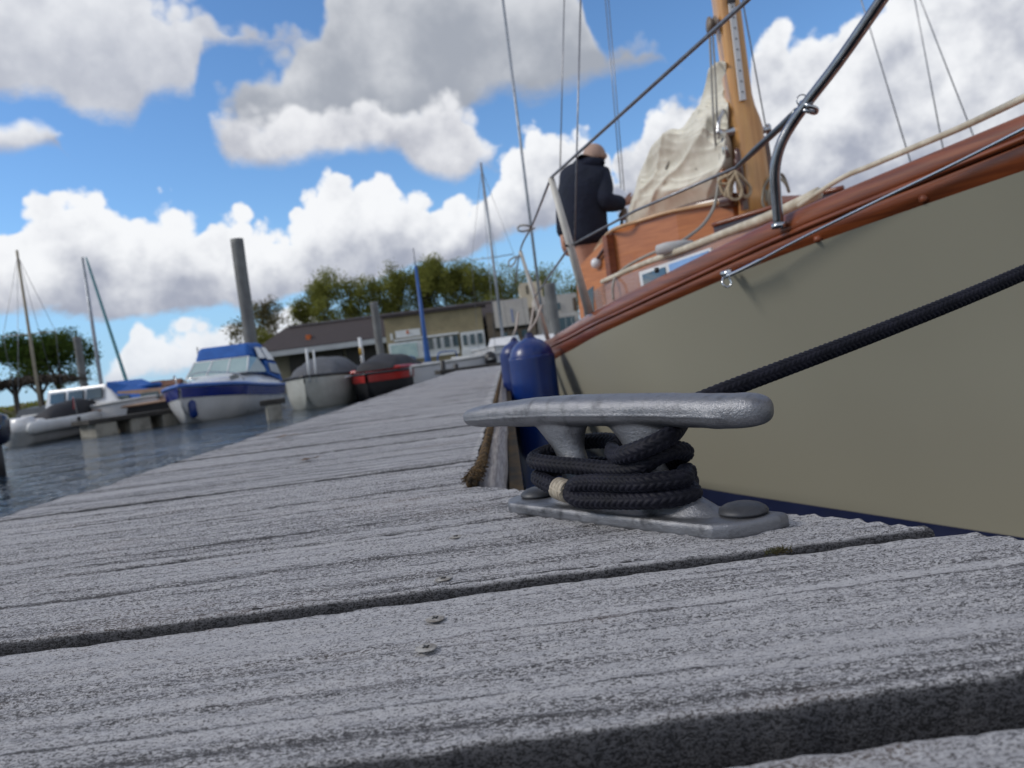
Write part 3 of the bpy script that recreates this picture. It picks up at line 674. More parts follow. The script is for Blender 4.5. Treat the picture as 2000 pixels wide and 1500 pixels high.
p=at(1165,514,4.78); mb=MB(); mb.tube([p+[.02,.03,0],p+[.0,.0,0],p+[-.012,-.012,0],p+[-.022,-.024,0]],[.030,.036,.032,.012],20); mb.build('round_light',WHITE,yt)
# white dorade / mushroom vent on the trunk top
p=at(1318,480,3.5); mb=MB(); rg=[]
for rr_,z in ((.06,-.03),(.062,.0),(.058,.012),(.04,.018),(.004,.02)):
    rg.append([(p[0]+rr_*1.5*math.cos(a),p[1]+rr_*math.sin(a),p[2]+z) for a in np.linspace(0,2*math.pi,28,endpoint=False)])
V,Fc=loft(rg); mk('deck_vent',V,Fc,OFFW,yt)
# dark mahogany hatch coaming forward of the mast
q0=at(1393,440,3.35); q1=at(1500,408,3.15); q2=at(1560,388,3.0); q3=at(1648,367,2.85)
hz=[q[2] for q in (q0,q1,q2,q3)]
poly=[(float(q[0]),float(q[1])) for q in (q0,q1,q2,q3)]
far=[(float(q3[0])+.05,3.6),(float(q0[0])+.2,3.9)]
prism(poly+far,.45,hz+[hz[-1],hz[0]],'hatch_coaming',MAHOD,yt)
mb=MB(); mb.tube(spl([q+np.array([-.004,-.006,.0]) for q in (q0,q1,q2,q3)],n=20),.010,8); mb.build('coaming_moulding',MAHO,yt)
# ------------------------------------------------------------ mast, track, fittings
def rectmast(pts,name,mat,parent):   # pts: (px_center,py,Y,width_m,depth)
    rg=[]
    for px,py,Y,w_,d_ in pts:
        c=at(px,py,Y); k=[]
        for a in np.linspace(0,2*math.pi,32,endpoint=False):
            cc,ss=math.cos(a),math.sin(a); k.append((c[0]+w_/2*np.sign(cc)*abs(cc)**.45,c[1]+d_/2*np.sign(ss)*abs(ss)**.45,c[2]))
        rg.append(k)
    V,Fc=loft(rg); return mk(name,V,Fc,mat,parent)
MY=4.0; u=1450/MY
mast=rectmast([(1478,430,MY,.155,.16),(1473,384,MY,.155,.16),(1467,330,MY,.152,.16),(1461,288,MY,.150,.16),(1457,255,MY,.150,.16),(1452,238,MY,.146,.16),(1446,215,MY,.130,.15),(1442,192,MY,.122,.14),(1430,100,MY,.122,.14),(1417,0,MY,.122,.14),(1402,-110,MY,.12,.14),(1334,-580,MY,.115,.13)],'mast',SPRUCE,yt)
# sail track with holes
tr=MB(); a=at(1433,-10,MY-.085); b_=at(1450,192,MY-.085)
ax=(b_-a)/np.linalg.norm(b_-a); wv=np.array([1,0,0.]); wv-=ax*np.dot(wv,ax); wv/=np.linalg.norm(wv); dv=np.cross(ax,wv)
def bar3(mb,a,b_,w_,th):
    ax=(b_-a)/np.linalg.norm(b_-a); wv=np.array([1,0,0.]); wv-=ax*np.dot(wv,ax); wv/=np.linalg.norm(wv); dv=np.cross(ax,wv)
    P=[p+sx*wv*w_/2+sy*dv*th/2 for p in(a,b_) for sx,sy in((-1,-1),(1,-1),(1,1),(-1,1))]
    mb.add(P,[(3,2,1,0),(4,5,6,7)]+[(i,(i+1)%4,4+(i+1)%4,4+i) for i in range(4)])
ta=at(1428,3,MY-.085); tb=at(1451,196,MY-.085); bar3(tr,ta,tb,.030,.016); trk=tr.build('sail_track',OFFW,mast,smooth=False)
for k in range(9):
    hb=MB(); p=lerp(ta,tb,(k+.55)/9.3)+[0,-.0075,0]; hb.tube([p,p+[0,-.003,0]],.0042,10); hb.build('track_hole',BLACK,trk)
trk.data.materials[0]=TRIM
mb=MB(); mb.box(at(1428,0,MY-.09),(.035,.03,.03)); mb.build('track_stop',BLACK,trk,smooth=False)
# slot block on the upper-left and dark wooden cleats
mb=MB(); p=at(1390,50,MY-.02); 
for dx in(-.014,.014): mb.tube([p+[dx-.004,0,0],p+[dx+.004,0,0]],.045,20)
mb.tube([p+[-.02,0,0],p+[.02,0,0]],.032,16); mb.build('halyard_block',pbr('block_wood',(.20,.15,.11),.5),mast)
def horncleat(pt,ln,mat,tilt=0):
    mb=MB(); d=np.array([.1*tilt,0,1.]);d/=np.linalg.norm(d)
    mb.tube(spl([pt-d*ln,pt-d*ln*.5+[0,-.012,0],pt+[0,-.014,0],pt+d*ln*.5+[0,-.012,0],pt+d*ln],n=12),[.008]+[.016]*10+[.008],8); mb.box(pt+[0,.01,0],(.03,.04,ln*.7)); mb.build('mast_cleat',mat,mast)
horncleat(at(1441,318,MY-.10),.075,MAHOD); horncleat(at(1412,345,MY-.02),.05,TEAKO)
mb=MB(); bar3(mb,at(1493,268,MY-.04),at(1513,410,MY-.04),.022,.05); mb.build('mast_batten',MAHOD,mast,smooth=False)
mb=MB(); bar3(mb,at(1442,320,MY-.06),at(1455,410,MY-.06),.030,.04); mb.build('mast_batten',MAHOD,mast,smooth=False)
def winch(px0,py0,px1,py1,Y):
    a=at(px0,py0,Y);b_=at(px1,py1,Y); mb=MB(); t=np.linspace(0,1,9)[:,None]; P=a+(b_-a)*t
    mb.tube(P,[.026,.028,.022,.018,.017,.018,.024,.030,.028],20); mb.build('halyard_winch',STEEL,mast)
winch(1437,256,1401,262,MY-.02); winch(1484,256,1503,252,MY-.02)
mb=MB(); mb.tube([at(1412,270,MY-.06),at(1420,308,MY-.06)],[.012,.018],14); mb.build('turnbuckle',STEEL,mast)
mb=MB(); mb.tube(spl([at(1402,262,MY-.06),at(1405,235,MY-.05),at(1414,215,MY-.04)],n=12),.010,10); mb.build('winch_handle',STEEL,mast)
# coils of rope on the mast
def coil(name,c,pts,r,Y,mat=CORD,parent=None):
    mb=MB(); P=spl(np.array([at(c[0]+dx,c[1]+dy,Y+dY) for dx,dy,dY in pts]),step=.012); mb.tube(P,r,8); return mb.build(name,mat,parent)
par=mast
coil('rope_coil',(1437,335),[(0,0,-.14),(-12,25,-.15),(-14,45,-.15),(-4,55,-.15),(8,52,-.15),(12,35,-.15),(3,12,-.15),(0,0,-.14),(14,12,-.13),(26,28,-.12),(28,42,-.12),(18,48,-.12),(8,38,-.13),(2,15,-.14),(-3,0,-.14),(-15,8,-.14),(-30,15,-.12),(-34,22,-.12),(-26,24,-.12),(-10,22,-.13),(0,5,-.14),(-8,30,-.12),(-20,50,-.12),(-18,36,-.12),(-2,4,-.14),(18,18,-.13),(30,34,-.12),(24,50,-.12),(12,44,-.13),(0,4,-.14)],.0075,MY,CORD,par)
coil('rope_coil',(1418,370),[(-8,-28,-.08),(-12,-10,-.08),(-4,8,-.08),(8,10,-.08),(10,-8,-.08),(0,-26,-.08),(-10,-20,-.07),(-8,4,-.07),(6,14,-.08),(12,-4,-.08),(-2,-30,-.08)],.0075,MY,CORD,par)
coil('rope_coil',(1505,345),[(0,0,0),(-12,20,.02),(-16,50,.02),(-8,64,.02),(0,62,.02),(-4,40,.0),(4,10,0),(14,-4,0),(24,-2,.02),(32,16,.02),(36,30,.02),(30,14,.0),(16,2,0),(6,10,0),(2,34,.02),(-4,64,.03),(-10,60,.03),(-8,26,.02)],.0078,MY-.1,pbr('faded_cord',(.34,.31,.25),.9),par)
# ------------------------------------------------------------ boom
b0=at(1432,372,MY+.02); b1=at(1240,428,6.0)
mb=MB(); b0=b0+[0,0,-.05]; mb.tube([b0,b1,b1+(b1-b0)*.08],.038,16); mb.build('boom',MAHOD,yt)
p=at(1217,422,6.02); mb=MB(); mb.tube([p+[.02,0,.06],p,p+[0,0,-.03]],[.02,.04,.03],12); mb.build('sheet_block',pbr('block_wood',(.2,.15,.11),.5),yt)
# boom gallows block at the house top
mb=MB(); p=at(1290,425,5.4); mb.box(p,(.16,.08,.05),.2,.01); mb.build('boom_chock',PINKW,yt)
# ------------------------------------------------------------ bunched sail
rows_=[(128,1409,1414,.01),(150,1396,1418,.05),(180,1381,1420,.08),(212,1366,1424,.11),(240,1356,1428,.14),(265,1338,1430,.17),(290,1316,1432,.20),(308,1278,1433,.22),(325,1258,1434,.24),(348,1246,1434,.26),(372,1240,1434,.26),(395,1232,1430,.24),(414,1226,1424,.20),(428,1222,1412,.12),(436,1224,1404,.02)]
rw=spl(np.array([(a,b_,c,d) for a,b_,c,d in rows_],float),n=150)
NU=150; VV=[]
for i,(py,xl,xr_,th) in enumerate(rw):
    u_=np.linspace(0,1,NU); px=xl+(xr_-xl)*u_
    tilt=np.clip((py-230)/200,0,1); pyy=py-(px-xl)*.21*tilt*np.clip((px-xl)/60,0,1)
    Yc=np.interp(px,[1222,1300,1380,1432],[5.9,5.1,4.45,4.12])
    wob=5*(vnoise(np.full(NU,i*.09),u_*6,3)-.5)
    fr=[]
    for j in range(NU):
        fr.append(at(px[j],pyy[j]+wob[j]*.6,Yc[j]))
    VV.append(np.array(fr))
VV=np.array(VV); I,J=np.meshgrid(np.arange(len(rw)),np.arange(NU),indexing='ij')
U=J/(NU-1); T_=I/(len(rw)-1); th=rw[:,3][:,None]
bul=np.sqrt(np.clip(1-(2*U-1)**2,0,1))*.9*th*np.sqrt(np.clip(np.sin(np.pi*np.clip(T_*.96+.02,0,1)),0,1))
# folds follow the cloth: they fan out from the mast head down to the boom
PXg=VV[:,:,0]*6; PZg=VV[:,:,2]*6
wx=2.4*(vnoise(PXg*.55,PZg*.55,2)-.5)
ang=PXg*.55+PZg*.35
def fold(v,s): v=v-np.floor(v); return 1-np.abs(2*v-1)**s
f1=np.abs(vnoise(PXg*1.5+PZg*1.1+wx,PZg*.38-PXg*.25,11)-.5)*2
f2=np.abs(vnoise(PXg*2.9-PZg*.7+wx*1.5,PZg*1.1+PXg*.4,12)-.5)*2
f3=np.abs(vnoise(PXg*5.5+PZg*4.1+wx*2,PZg*1.8-PXg*1.0,13)-.5)*2
f=(1-f1)**1.6*.19+(1-f2)**2*.11+(1-f3)**2*.026
edge=np.clip(np.minimum(U,1-U)*9,0,1)*np.clip(np.minimum(T_,1-T_)*12,0,1)
dirc=unit(np.array([-.25,-.95,.12]))
front=VV+dirc*(bul+f*edge)[...,None]; back=VV-dirc*(bul*.8)[...,None]
n1,n2=VV.shape[:2]
Vs=np.vstack([front.reshape(-1,3),back.reshape(-1,3)]); g=gridF(n1,n2,False); Fc=[tuple(q) for q in g]+[tuple(q[::-1]+n1*n2) for q in g]
o_=n1*n2
for j in range(n2-1): Fc.append((j,j+1,o_+j+1,o_+j)); k=(n1-1)*n2; Fc.append((k+j+1,k+j,o_+k+j,o_+k+j+1))
for i in range(n1-1): Fc.append((i*n2,o_+i*n2,o_+(i+1)*n2,(i+1)*n2)[::-1]); k=n2-1; Fc.append((i*n2+k,(i+1)*n2+k,o_+(i+1)*n2+k,o_+i*n2+k)[::-1])
sail=mk('bunched_sail',Vs,Fc,SAILM,yt)
def onsail(px,py,d=.03):   # cord lying on the sail
    Yc=np.interp(px,[1222,1300,1380,1432],[5.9,5.1,4.45,4.12]); return at(px,py,Yc-.26-d)
GC=pbr('grey_line',(.33,.32,.29),.7,0,(.25,.24,.22),60)
mb=MB(); mb.tube(spl([onsail(1408,290),onsail(1406,330),onsail(1400,380,.1),at(1392,410,3.9),at(1372,440,3.75),at(1345,462,3.6),at(1328,474,3.5)],n=50),.0085,8); mb.build('hanging_halyard',GC,yt)
mb=MB(); mb.tube(spl([at(1386,64,MY-.03),at(1390,160,MY-.05),at(1394,240,MY-.1),onsail(1400,300)],n=30),.006,6); mb.tube(spl([at(1392,64,MY-.03),at(1397,150,MY-.05),at(1401,235,MY-.1)],n=30),.005,6); mb.build('halyard',GC,yt)
mb=MB(); mb.tube(spl([onsail(1326,292),onsail(1318,302),onsail(1306,318),onsail(1300,330)],n=14),.007,6); mb.build('sail_tie',GC,yt)
mb=MB(); mb.tube(spl([onsail(1392,236,-.05),onsail(1360,246),onsail(1340,262),onsail(1332,290),onsail(1346,320),onsail(1362,330)],n=24),.007,6); mb.build('sail_tie',GC,yt)
# ------------------------------------------------------------ stanchions, lifelines, pulpit
def tube1(name,pts,r,mat,parent,n=12,smoothp=True,step=None):
    P=spl(np.array(pts,float),n=max(12,len(pts)*10)) if (smoothp and len(pts)>2) else np.array(pts,float)
    mb=MB(); mb.tube(P,r,n); return mb.build(name,mat,parent)
STN=pbr('stanchion_alloy',(.60,.58,.54),.5,.0,(.5,.48,.44),20)
s1b=at(1151,612,2.92);s1t=at(1076,347,2.80)
tube1('stanchion',[s1b,s1t],[.0175,.012],STN,yt)
s2b=at(1072,668,4.5);s2t=at(1016,490,4.4); tube1('stanchion',[s2b,s2t],[.014,.010],STN,yt)
ph=at(1577,205,1.66)
pul=tube1('pulpit_rail',[at(1521,442,1.78),at(1516,380,1.76),at(1514,330,1.74),at(1524,285,1.72),at(1545,245,1.70),at(1577,200,1.66),at(1640,118,1.58),at(1722,0,1.47),at(1780,-85,1.38),at(1900,-180,1.15),np.array([CX,.42,1.10])],.0122,pbr('dull_steel',(.38,.385,.40),.24,1,(.28,.285,.30),30),yt,20)
tube1('pulpit_base',[at(1521,436,1.78),at(1522,446,1.78)],.018,STEEL,pul,20)
s1m=lerp(s1t,s1b,.49)
tube1('stanchion_eye',[s1m+[-.012,-.012,0],s1m+[-.02,-.02,0]],.005,BLACK,yt)
# upper lifeline
tube1('lifeline',[s1t,at(1460,0,1.50),at(1560,-98,1.25)],.0052,WIRE,yt,8,False)
tube1('lifeline',[s1t,lerp(s1t,s2t,.5)+[0,0,-.01],s2t,s2t+[-.01,1.6,-.03]],.0050,WIRE,yt,8)
k0=at(1440,326,2.05); k1=at(1557,218,1.70)
tube1('lifeline',[s2t+(s2b-s2t)*.5,s1m,at(1240,412,2.55),k0],.0048,WIRE,yt,8,False)
bs=tube1('bottlescrew',[k0,at(1475,293,1.95),at(1520,252,1.81),at(1543,231,1.74),k1],[.006,.0085,.0085,.0095,.0095],pbr('dark_steel',(.13,.14,.15),.3,.9),yt,12,False)
tube1('shackle',[at(1560,216,1.69),at(1566,200,1.67),at(1578,206,1.65),at(1594,212,1.65),at(1592,220,1.66),at(1575,216,1.66),at(1562,214,1.68)],.0052,STEEL,bs,8)
a=np.linspace(0,2*math.pi,30); c=at(1567,196,1.665)
mb=MB(); mb.tube([c+np.array([.0125*math.cos(t),0,.0125*math.sin(t)]) for t in a],.0016,6); mb.build('split_ring',STEEL,bs)
# small cord loops on the stanchions
mb=MB(); mb.tube(spl([lerp(s1t,s2t,.62),at(1035,442,3.6),at(1018,440,3.6),at(1010,448,3.6),at(1022,452,3.6),at(1044,446,3.7)],n=30),.0048,6); mb.build('cord_loop',GC,yt)
mb=MB(); mb.tube(spl([s2t+[0,0,-.03],at(1006,502,4.4),at(994,510,4.4),at(996,521,4.4),at(1004,515,4.4),at(1010,503,4.4)],n=30),.005,6); mb.build('cord_loop',GC,yt)
# chrome rod along the strake with its fitting
def onrail(px,py,out=.04):  # a point just outboard of the rail
    d=ray(px,py); best=None
    for y in np.linspace(1.0,4,900):
        x=d[0]/d[1]*y
        if best is None or abs(x-(float(xTs(y))-out))<best[0]: best=(abs(x-(float(xTs(y))-out)),y)
    return at(px,py,best[1])
CHR=pbr('chrome',(.72,.74,.77),.12,1,(.6,.62,.65),9,rv=.04)
tube1('guard_rod',[onrail(1418,541),onrail(1470,516),onrail(1560,468),onrail(1700,399),onrail(1850,327),onrail(1995,254),onrail(2090,205)],[.0055]*12+[.0032]*58,CHR,yt,10)
fq=onrail(1413,541,.035); mb=MB()
mb.tube([fq+[-.004,0,.008],fq+[.018,-.02,.010]],.008,10); mb.tube(spl([fq+[0,0,0],fq+[-.006,-.006,-.016],fq+[.003,-.01,-.028],fq+[.014,-.014,-.022],fq+[.012,-.012,-.006],fq],n=24),.003,8)
mb.tube([fq+[.02,.01,.02],fq+[0,0,-.004]],.005,8); mb.build('rod_fitting',CHR,yt)
for px,py in ((1592,468),(1798,389),):
    p=onrail(px,py,.008); mb=MB(); mb.tube([p+[.02,0,0],p+[-.001,-.001,0]],.0075,14); mb.build('copper_plug',pbr('copper_plug',(.26,.07,.028),.4),yt)
# cream spar lying on the foredeck
tube1('foredeck_line',[at(1560,402,2.45),at(1640,350,2.25),at(1700,324,2.1),at(1780,290,1.9),at(1875,250,1.7),at(1950,215,1.55),at(2010,186,1.45),at(2120,135,1.25)],.0078,CREAM,yt,10)
# cords hanging on the trunk side
tube1('deck_cord',[at(1198,586,4.1),at(1197,560,4.1),at(1203,540,4.12),at(1225,520,4.0),at(1262,500,3.9),at(1300,484,3.7)],.0075,GC,yt,8)
tube1('deck_cord',[at(1236,552,3.95),at(1233,535,3.96),at(1226,524,3.98)],.0045,CORD,yt,6)
# standing rigging of the yacht
for pts in ([(1452,0),(1503,300)],):
    tube1('shroud',[at(1436,-120,MY),at(1452,10,MY),at(1497,255,MY),at(1506,312,MY)],.0042,WIRE,yt,8,False)
for a_,b_ in (((1180,-30),(1213,368)),((1186,-30),(1219,372))):
    tube1('topping_lift',[at(*a_,5.9),at(*b_,5.9)],.004,WIRE,yt,6,False)
for a_,b_,Y in (((1135,-40),(1122,478),3.4),((1103,-40),(1094,330),5.6)):
    tube1('shroud',[at(*a_,Y),at(*b_,Y)],.0042 if Y<4 else .005,WIRE,yt,6,False)
tube1('backstay_bridle',[at(1215,430,6),at(1212,452,6),at(1214,470,6)],.012,BLACK,yt,8)
# ------------------------------------------------------------ fenders
def fender(px,py,Y,r,mat,label,strings,L=.80,top=None,matc=None):
    c=at(px,py,Y); f=empty('boat_fender',(c[0],c[1],c[2]-L),label,'fender',group=None)
    pr=[(-L,.02),(-L+.02,r*.5),(-L+.06,r*.85),(-L+.13,r),(-r*1.15,r),(-r*.9,r*.985),(-r*.62,r*.93),(-r*.38,r*.82),(-r*.2,r*.66),(-r*.08,r*.48),(-.002,r*.33),(.006,r*.24)]
    pr=spl(np.array([(a,b_,0) for a,b_ in pr]),n=70)[:,:2]
    rg=[[(c[0]+max(rr_,.004)*math.cos(a),c[1]+max(rr_,.004)*math.sin(a),c[2]+z) for a in np.linspace(0,2*math.pi,48,endpoint=False)] for z,rr_ in pr]
    V,Fc=loft(rg); mk('body',V,Fc,mat,f)
    # moulded eye on top
    mb=MB(); a=np.linspace(0,2*math.pi,20); mb.tube([c+np.array([r*.13*math.cos(t),0,.008+r*.13*math.sin(t)]) for t in a],r*.08,10); mb.tube([c+[0,0,-.01],c+[0,0,.02]],[r*.36,r*.14],20); mb.build('eye',matc or FENDD,f)
    for s in strings: 
        P=spl(np.array([c+[0,0,.035]]+[at(*q) for q in s]),n=20); mb=MB(); mb.tube(P,.0055,8); mb.build('lanyard',pbr('pale_cord',(.48,.42,.38),.85),f)
    return f
fender(1034,662,3.5,.109,FEND,'large bright blue cylindrical fender hanging beside the yacht bow, nearer of the two',[[(1037,632,3.55),(1042,600,3.6)],[(1046,628,3.55),(1058,596,3.6)]])
fender(1004,668,3.95,.085,pbr('worn_blue_vinyl',(.010,.028,.15),.35,0,(.008,.02,.11),7),'darker narrow blue fender half hidden behind the larger one',[[(1008,640,3.95),(1012,610,4.0)]])
# ------------------------------------------------------------ person on the yacht
def skinned(name,joints,edges,mat,parent,root=0,sub=2):
    me=bpy.data.meshes.new(name); off=wloc(parent) if parent is not None else np.array([joints[0][0][0],joints[0][0][1],min(j[0][2] for j in joints)])
    me.from_pydata([tuple(np.array(j[0],float)-off) for j in joints],edges,[]); me.update()
    o=bpy.data.objects.new(name,me); COL.objects.link(o)
    if parent is not None: o.parent=parent; WL[o.name]=tuple(off)
    else: o.location=off; WL[o.name]=tuple(off)
    sk=o.modifiers.new('s','SKIN'); o.modifiers.new('u','SUBSURF').levels=sub
    for i,j in enumerate(joints):
        d=me.skin_vertices[0].data[i]; r=j[1]; d.radius=(r,r) if np.isscalar(r) else r; d.use_root=(i==root)
    o.modifiers['u'].render_levels=sub; bpy.context.view_layer.update(); baked(o,None); o.data.materials.clear(); o.data.materials.append(mat); return o
PY=6.0
def pp(px,py,dy=0): return at(px,py,PY+dy)
neck=pp(1150,322);head=pp(1160,312);hip=pp(1148,505);chest=pp(1140,375);waist=pp(1143,450)
foot=.0-0.42
shR=pp(1172,345,-.02);shL=pp(1118,352,.10); elR=pp(1180,398,-.15);wrR=pp(1222,396,-.05)
elL=pp(1104,412,.15);wrL=pp(1100,465,.05)
hL=pp(1146,512,.0);hR=pp(1166,510,0)
fl=-.15
kL=np.array([hL[0]+.0,PY-.03,(hL[2]+fl)/2+.02]);kR=np.array([hR[0]+.02,PY-.03,(hR[2]+fl)/2+.02])
J=[(pp(1152,500),.11),(waist,.135),(chest,.165),(neck+[0,0,-.03],.06),(head+[0,0,-.02],.085),(head+[.01,-.0,.05],.088),
   (shR,.062),(elR,.046),(wrR,.03),(shL,.062),(elL,.046),(wrL,.03),
   (hL,.08),(kL,.062),(np.array([kL[0],PY,fl+.08]),.042),(np.array([kL[0]-.01,PY-.14,fl+.03]),.035),
   (hR,.08),(kR,.062),(np.array([kR[0],PY,fl+.08]),.042),(np.array([kR[0]+.01,PY-.14,fl+.03]),.035)]
E_=[(0,1),(1,2),(2,3),(3,4),(4,5),(2,6),(6,7),(7,8),(2,9),(9,10),(10,11),(0,12),(12,13),(13,14),(14,15),(0,16),(16,17),(17,18),(18,19)]
# hands: palm and five fingers each
def hand(w,dirv,side):
    dirv=unit(dirv); up=unit(np.array([0,0,1.])-dirv*dirv[2]); lat=np.cross(dirv,up)*side; b0=len(J)
    J.append((w+dirv*.045,.030)); J.append((w+dirv*.085,.028)); E_.append((wi,b0)); E_.append((b0,b0+1))
    for k,(o_,L) in enumerate(((-.026,.062),(-.009,.072),(.009,.070),(.026,.055))):
        i=len(J); q=w+dirv*.095+up*o_; J.append((q,.0095)); J.append((q+dirv*L*.5+lat*.012,.0088)); J.append((q+dirv*L*.75+lat*.035,.0075)); E_.extend([(b0+1,i),(i,i+1),(i+1,i+2)])
    i=len(J); q=w+dirv*.04+up*.036; J.append((q,.012)); J.append((q+dirv*.03+up*.012+lat*.02,.0095)); E_.extend([(b0,i),(i,i+1)])
wi=8; hand(wrR,np.array([.9,.15,.35]),1); wi=11; hand(wrL,np.array([.05,-.1,-1.]),-1)
per=skinned('person',J,E_,SKIN,None)
tag(per,'man in navy jacket and rust trousers on the yacht, back turned, reaching to the sail','person')
jk=[(pp(1148,486),(.205,.20)),(pp(1144,455),(.20,.20)),(pp(1140,415),(.205,.20)),(pp(1139,378),(.215,.215)),(pp(1144,345),(.17,.17)),(pp(1150,326),(.115,.115)),(pp(1156,313),(.098,.105)),
    (shR,.118),(lerp(shR,elR,.55),.108),(elR,.096),(lerp(elR,wrR,.6),.075),(wrR+unit(wrR-elR)*-.01,.052),
    (shL,.12),(lerp(shL,elL,.55),.105),(elL,.086),(lerp(elL,wrL,.6),.070),(wrL,.056)]
skinned('jacket',jk,[(0,1),(1,2),(2,3),(3,4),(4,5),(5,6),(4,7),(7,8),(8,9),(9,10),(10,11),(4,12),(12,13),(13,14),(14,15),(15,16)],JACK,per)
# hood folded behind the neck
mb=MB(); t=np.linspace(-.3,math.pi+.3,16); c=neck+[.0,-.02,-.02]; mb.tube([c+np.array([.085*math.cos(a),-.075*math.sin(a)+.02,.028-.012*math.sin(a)]) for a in t],[.03]+[.046]*14+[.03],12); mb.build('hood',JACK,per)
tr_=[(pp(1150,496),.125),(pp(1152,505),.12),(hL,.095),(kL,.072),(np.array([kL[0],PY,fl+.07]),.058),(hR,.095),(kR,.072),(np.array([kR[0],PY,fl+.07]),.058)]
skinned('trousers',tr_,[(0,1),(1,2),(2,3),(3,4),(1,5),(5,6),(6,7)],TROUS,per)
# hair: short cropped cap; ears
hc=head+[.006,0,.028]; rg=[]
for k in range(10):
    ph_=.02+1.9*k/9; rg.append([(hc[0]+.093*math.sin(ph_)*math.cos(a),hc[1]+.098*math.sin(ph_)*math.sin(a),hc[2]+.098*math.cos(ph_)) for a in np.linspace(0,2*math.pi,28,endpoint=False)])
V,Fc=loft(rg); mk('hair',V,Fc,HAIR,per)
for sx_ in(-1,1): mb=MB(); mb.tube([hc+[sx_*.082,0,-.03],hc+[sx_*.092,-.004,-.02],hc+[sx_*.093,-.006,.0],hc+[sx_*.084,-.002,.008]],[.006,.009,.010,.005],8); mb.build('ear',SKIN,per)
# ================================================================ background: boats, pontoons, piles, masts
def frame(o,P):      # local points -> unchanged (children of rotated empties use local coordinates)
    return P
def kb(parent):
    class K(MB):
        def put(s,name,mat,smooth=True,par=None): return mk(name,np.concatenate(s.V),s.F,mat,par or parent,smooth=smooth,local=True)
    return K
def boat(loc,head,label,name='motor_boat',cat='boat',group=None):
    """local frame: x forward (bow), y to port, z up from the waterline"""
    return empty(name,loc,label,cat,rz=head,group=group)
def hullR(L,B,fb,fs,bowf=.45,n=28,flare=.12,deadrise=.25,full=.65):
    xs=np.linspace(-L/2,L/2,n); rg=[]
    for x in xs:
        t=(x+L/2)/L; w=B/2*(1-np.clip((t-full)/(1-full),0,1)**2.2)*(.9+.1*min(1,t*4)); w=max(w,.012)
        z=fs+(fb-fs)*t**1.6; k=np.clip((t-.72)/.28,0,1); kz=-.22+(z*.75+.22)*k**2.4
        wl=w*(1-flare-.55*k); 
        rg.append([(x,w,z),(x,w*.985,z-.05),(x,(w+wl)/2+.01,z*.45+kz*.0+.02*0+max(kz,0)*.5),(x,wl*.96,max(.02,kz+.02)),(x,wl*.55,kz*.6+.0*z),(x,0,kz),(x,-wl*.55,kz*.6),(x,-wl*.96,max(.02,kz+.02)),(x,-(w+wl)/2-.01,z*.45+max(kz,0)*.5),(x,-w*.985,z-.05),(x,-w,z)])
    return xs,np.array(rg)
def outl(xs,rg,z0=0,ins=0.):
    return [(x,max(r[0][1]-ins,.005),r[0][2]+z0) for x,r in zip(xs,rg)]
def addhull(b,xs,rg,mat,stripe=None,sz=(0.,.16),railmat=None,deckmat=None,rr=.035):
    K=kb(b); k=K(); V,Fc=loft(rg,closed=False,caps=False); n=rg.shape[1]; Fc.append(tuple(range(n))); k.add(V,Fc); h=k.put('hull',mat)
    if stripe:
        k=K()
        for s_ in(0,1):
            a=[];
            for r in rg:
                q=r if s_==0 else r[::-1]; sg=1 if s_==0 else -1
                p0=q[0];p2=q[2]; f=lambda z:(z-p2[2])/(p0[2]-p2[2]+1e-6)
                a.append([(p0[0]+.004,(p2[1]+(p0[1]-p2[1])*np.clip(f(p0[2]-d),0,1))+sg*.022,p0[2]-d) for d in (sz[0],(sz[0]+sz[1])/2,sz[1])])
            V,Fc=loft(a,closed=False,caps=False); k.add(V,Fc)
        k.put('hull_stripe',stripe)
    k=K(); 
    left=[np.array(r[0]) for r in rg]; right=[np.array(r[-1]) for r in rg][::-1]
    k.tube(left+right+[left[0]],rr,8,cap=False); k.put('rub_rail',railmat or mat)
    k=K(); dk=[[(r[0][0],r[0][1]*(1-2*t),r[0][2]-.01+.05*math.sin(math.pi*t)) for t in np.linspace(0,1,7)] for r in rg]; V,Fc=loft(dk,closed=False,caps=False); k.add(V,Fc); k.put('deck',deckmat or mat)
    return h
def cover(b,x0,x1,w0,w1,z0,h,mat,name='canvas_cover',n=22,peak=.5,m=13,par=None):
    rg=[]
    for i in range(n):
        t=i/(n-1); x=x0+(x1-x0)*t; w=(w0+(w1-w0)*t)/2; zz=(z0[0]+(z0[1]-z0[0])*t if isinstance(z0,tuple) else z0)
        e=math.sin(math.pi*np.clip(t,0,1))**.45 if 0<t<1 else .04; hh=h*e*(1-.35*abs(t-peak))
        ww=w*(.88+.12*e)
        rg.append([(x,ww*math.cos(a),zz-.03+(hh+.03)*abs(math.sin(a))**.75+.02*math.sin(5*t*math.pi+3*a)) for a in np.linspace(0,math.pi,m)])
    V,Fc=loft(rg,closed=False,caps=True); k=kb(b)(); k.add(V,Fc); return k.put(name,mat,par=par)
def hexa(k,c0,c1):   # 8 corners: bottom 4, top 4
    k.add(list(c0)+list(c1),[(3,2,1,0),(4,5,6,7)]+[(i,(i+1)%4,4+(i+1)%4,4+i) for i in range(4)])
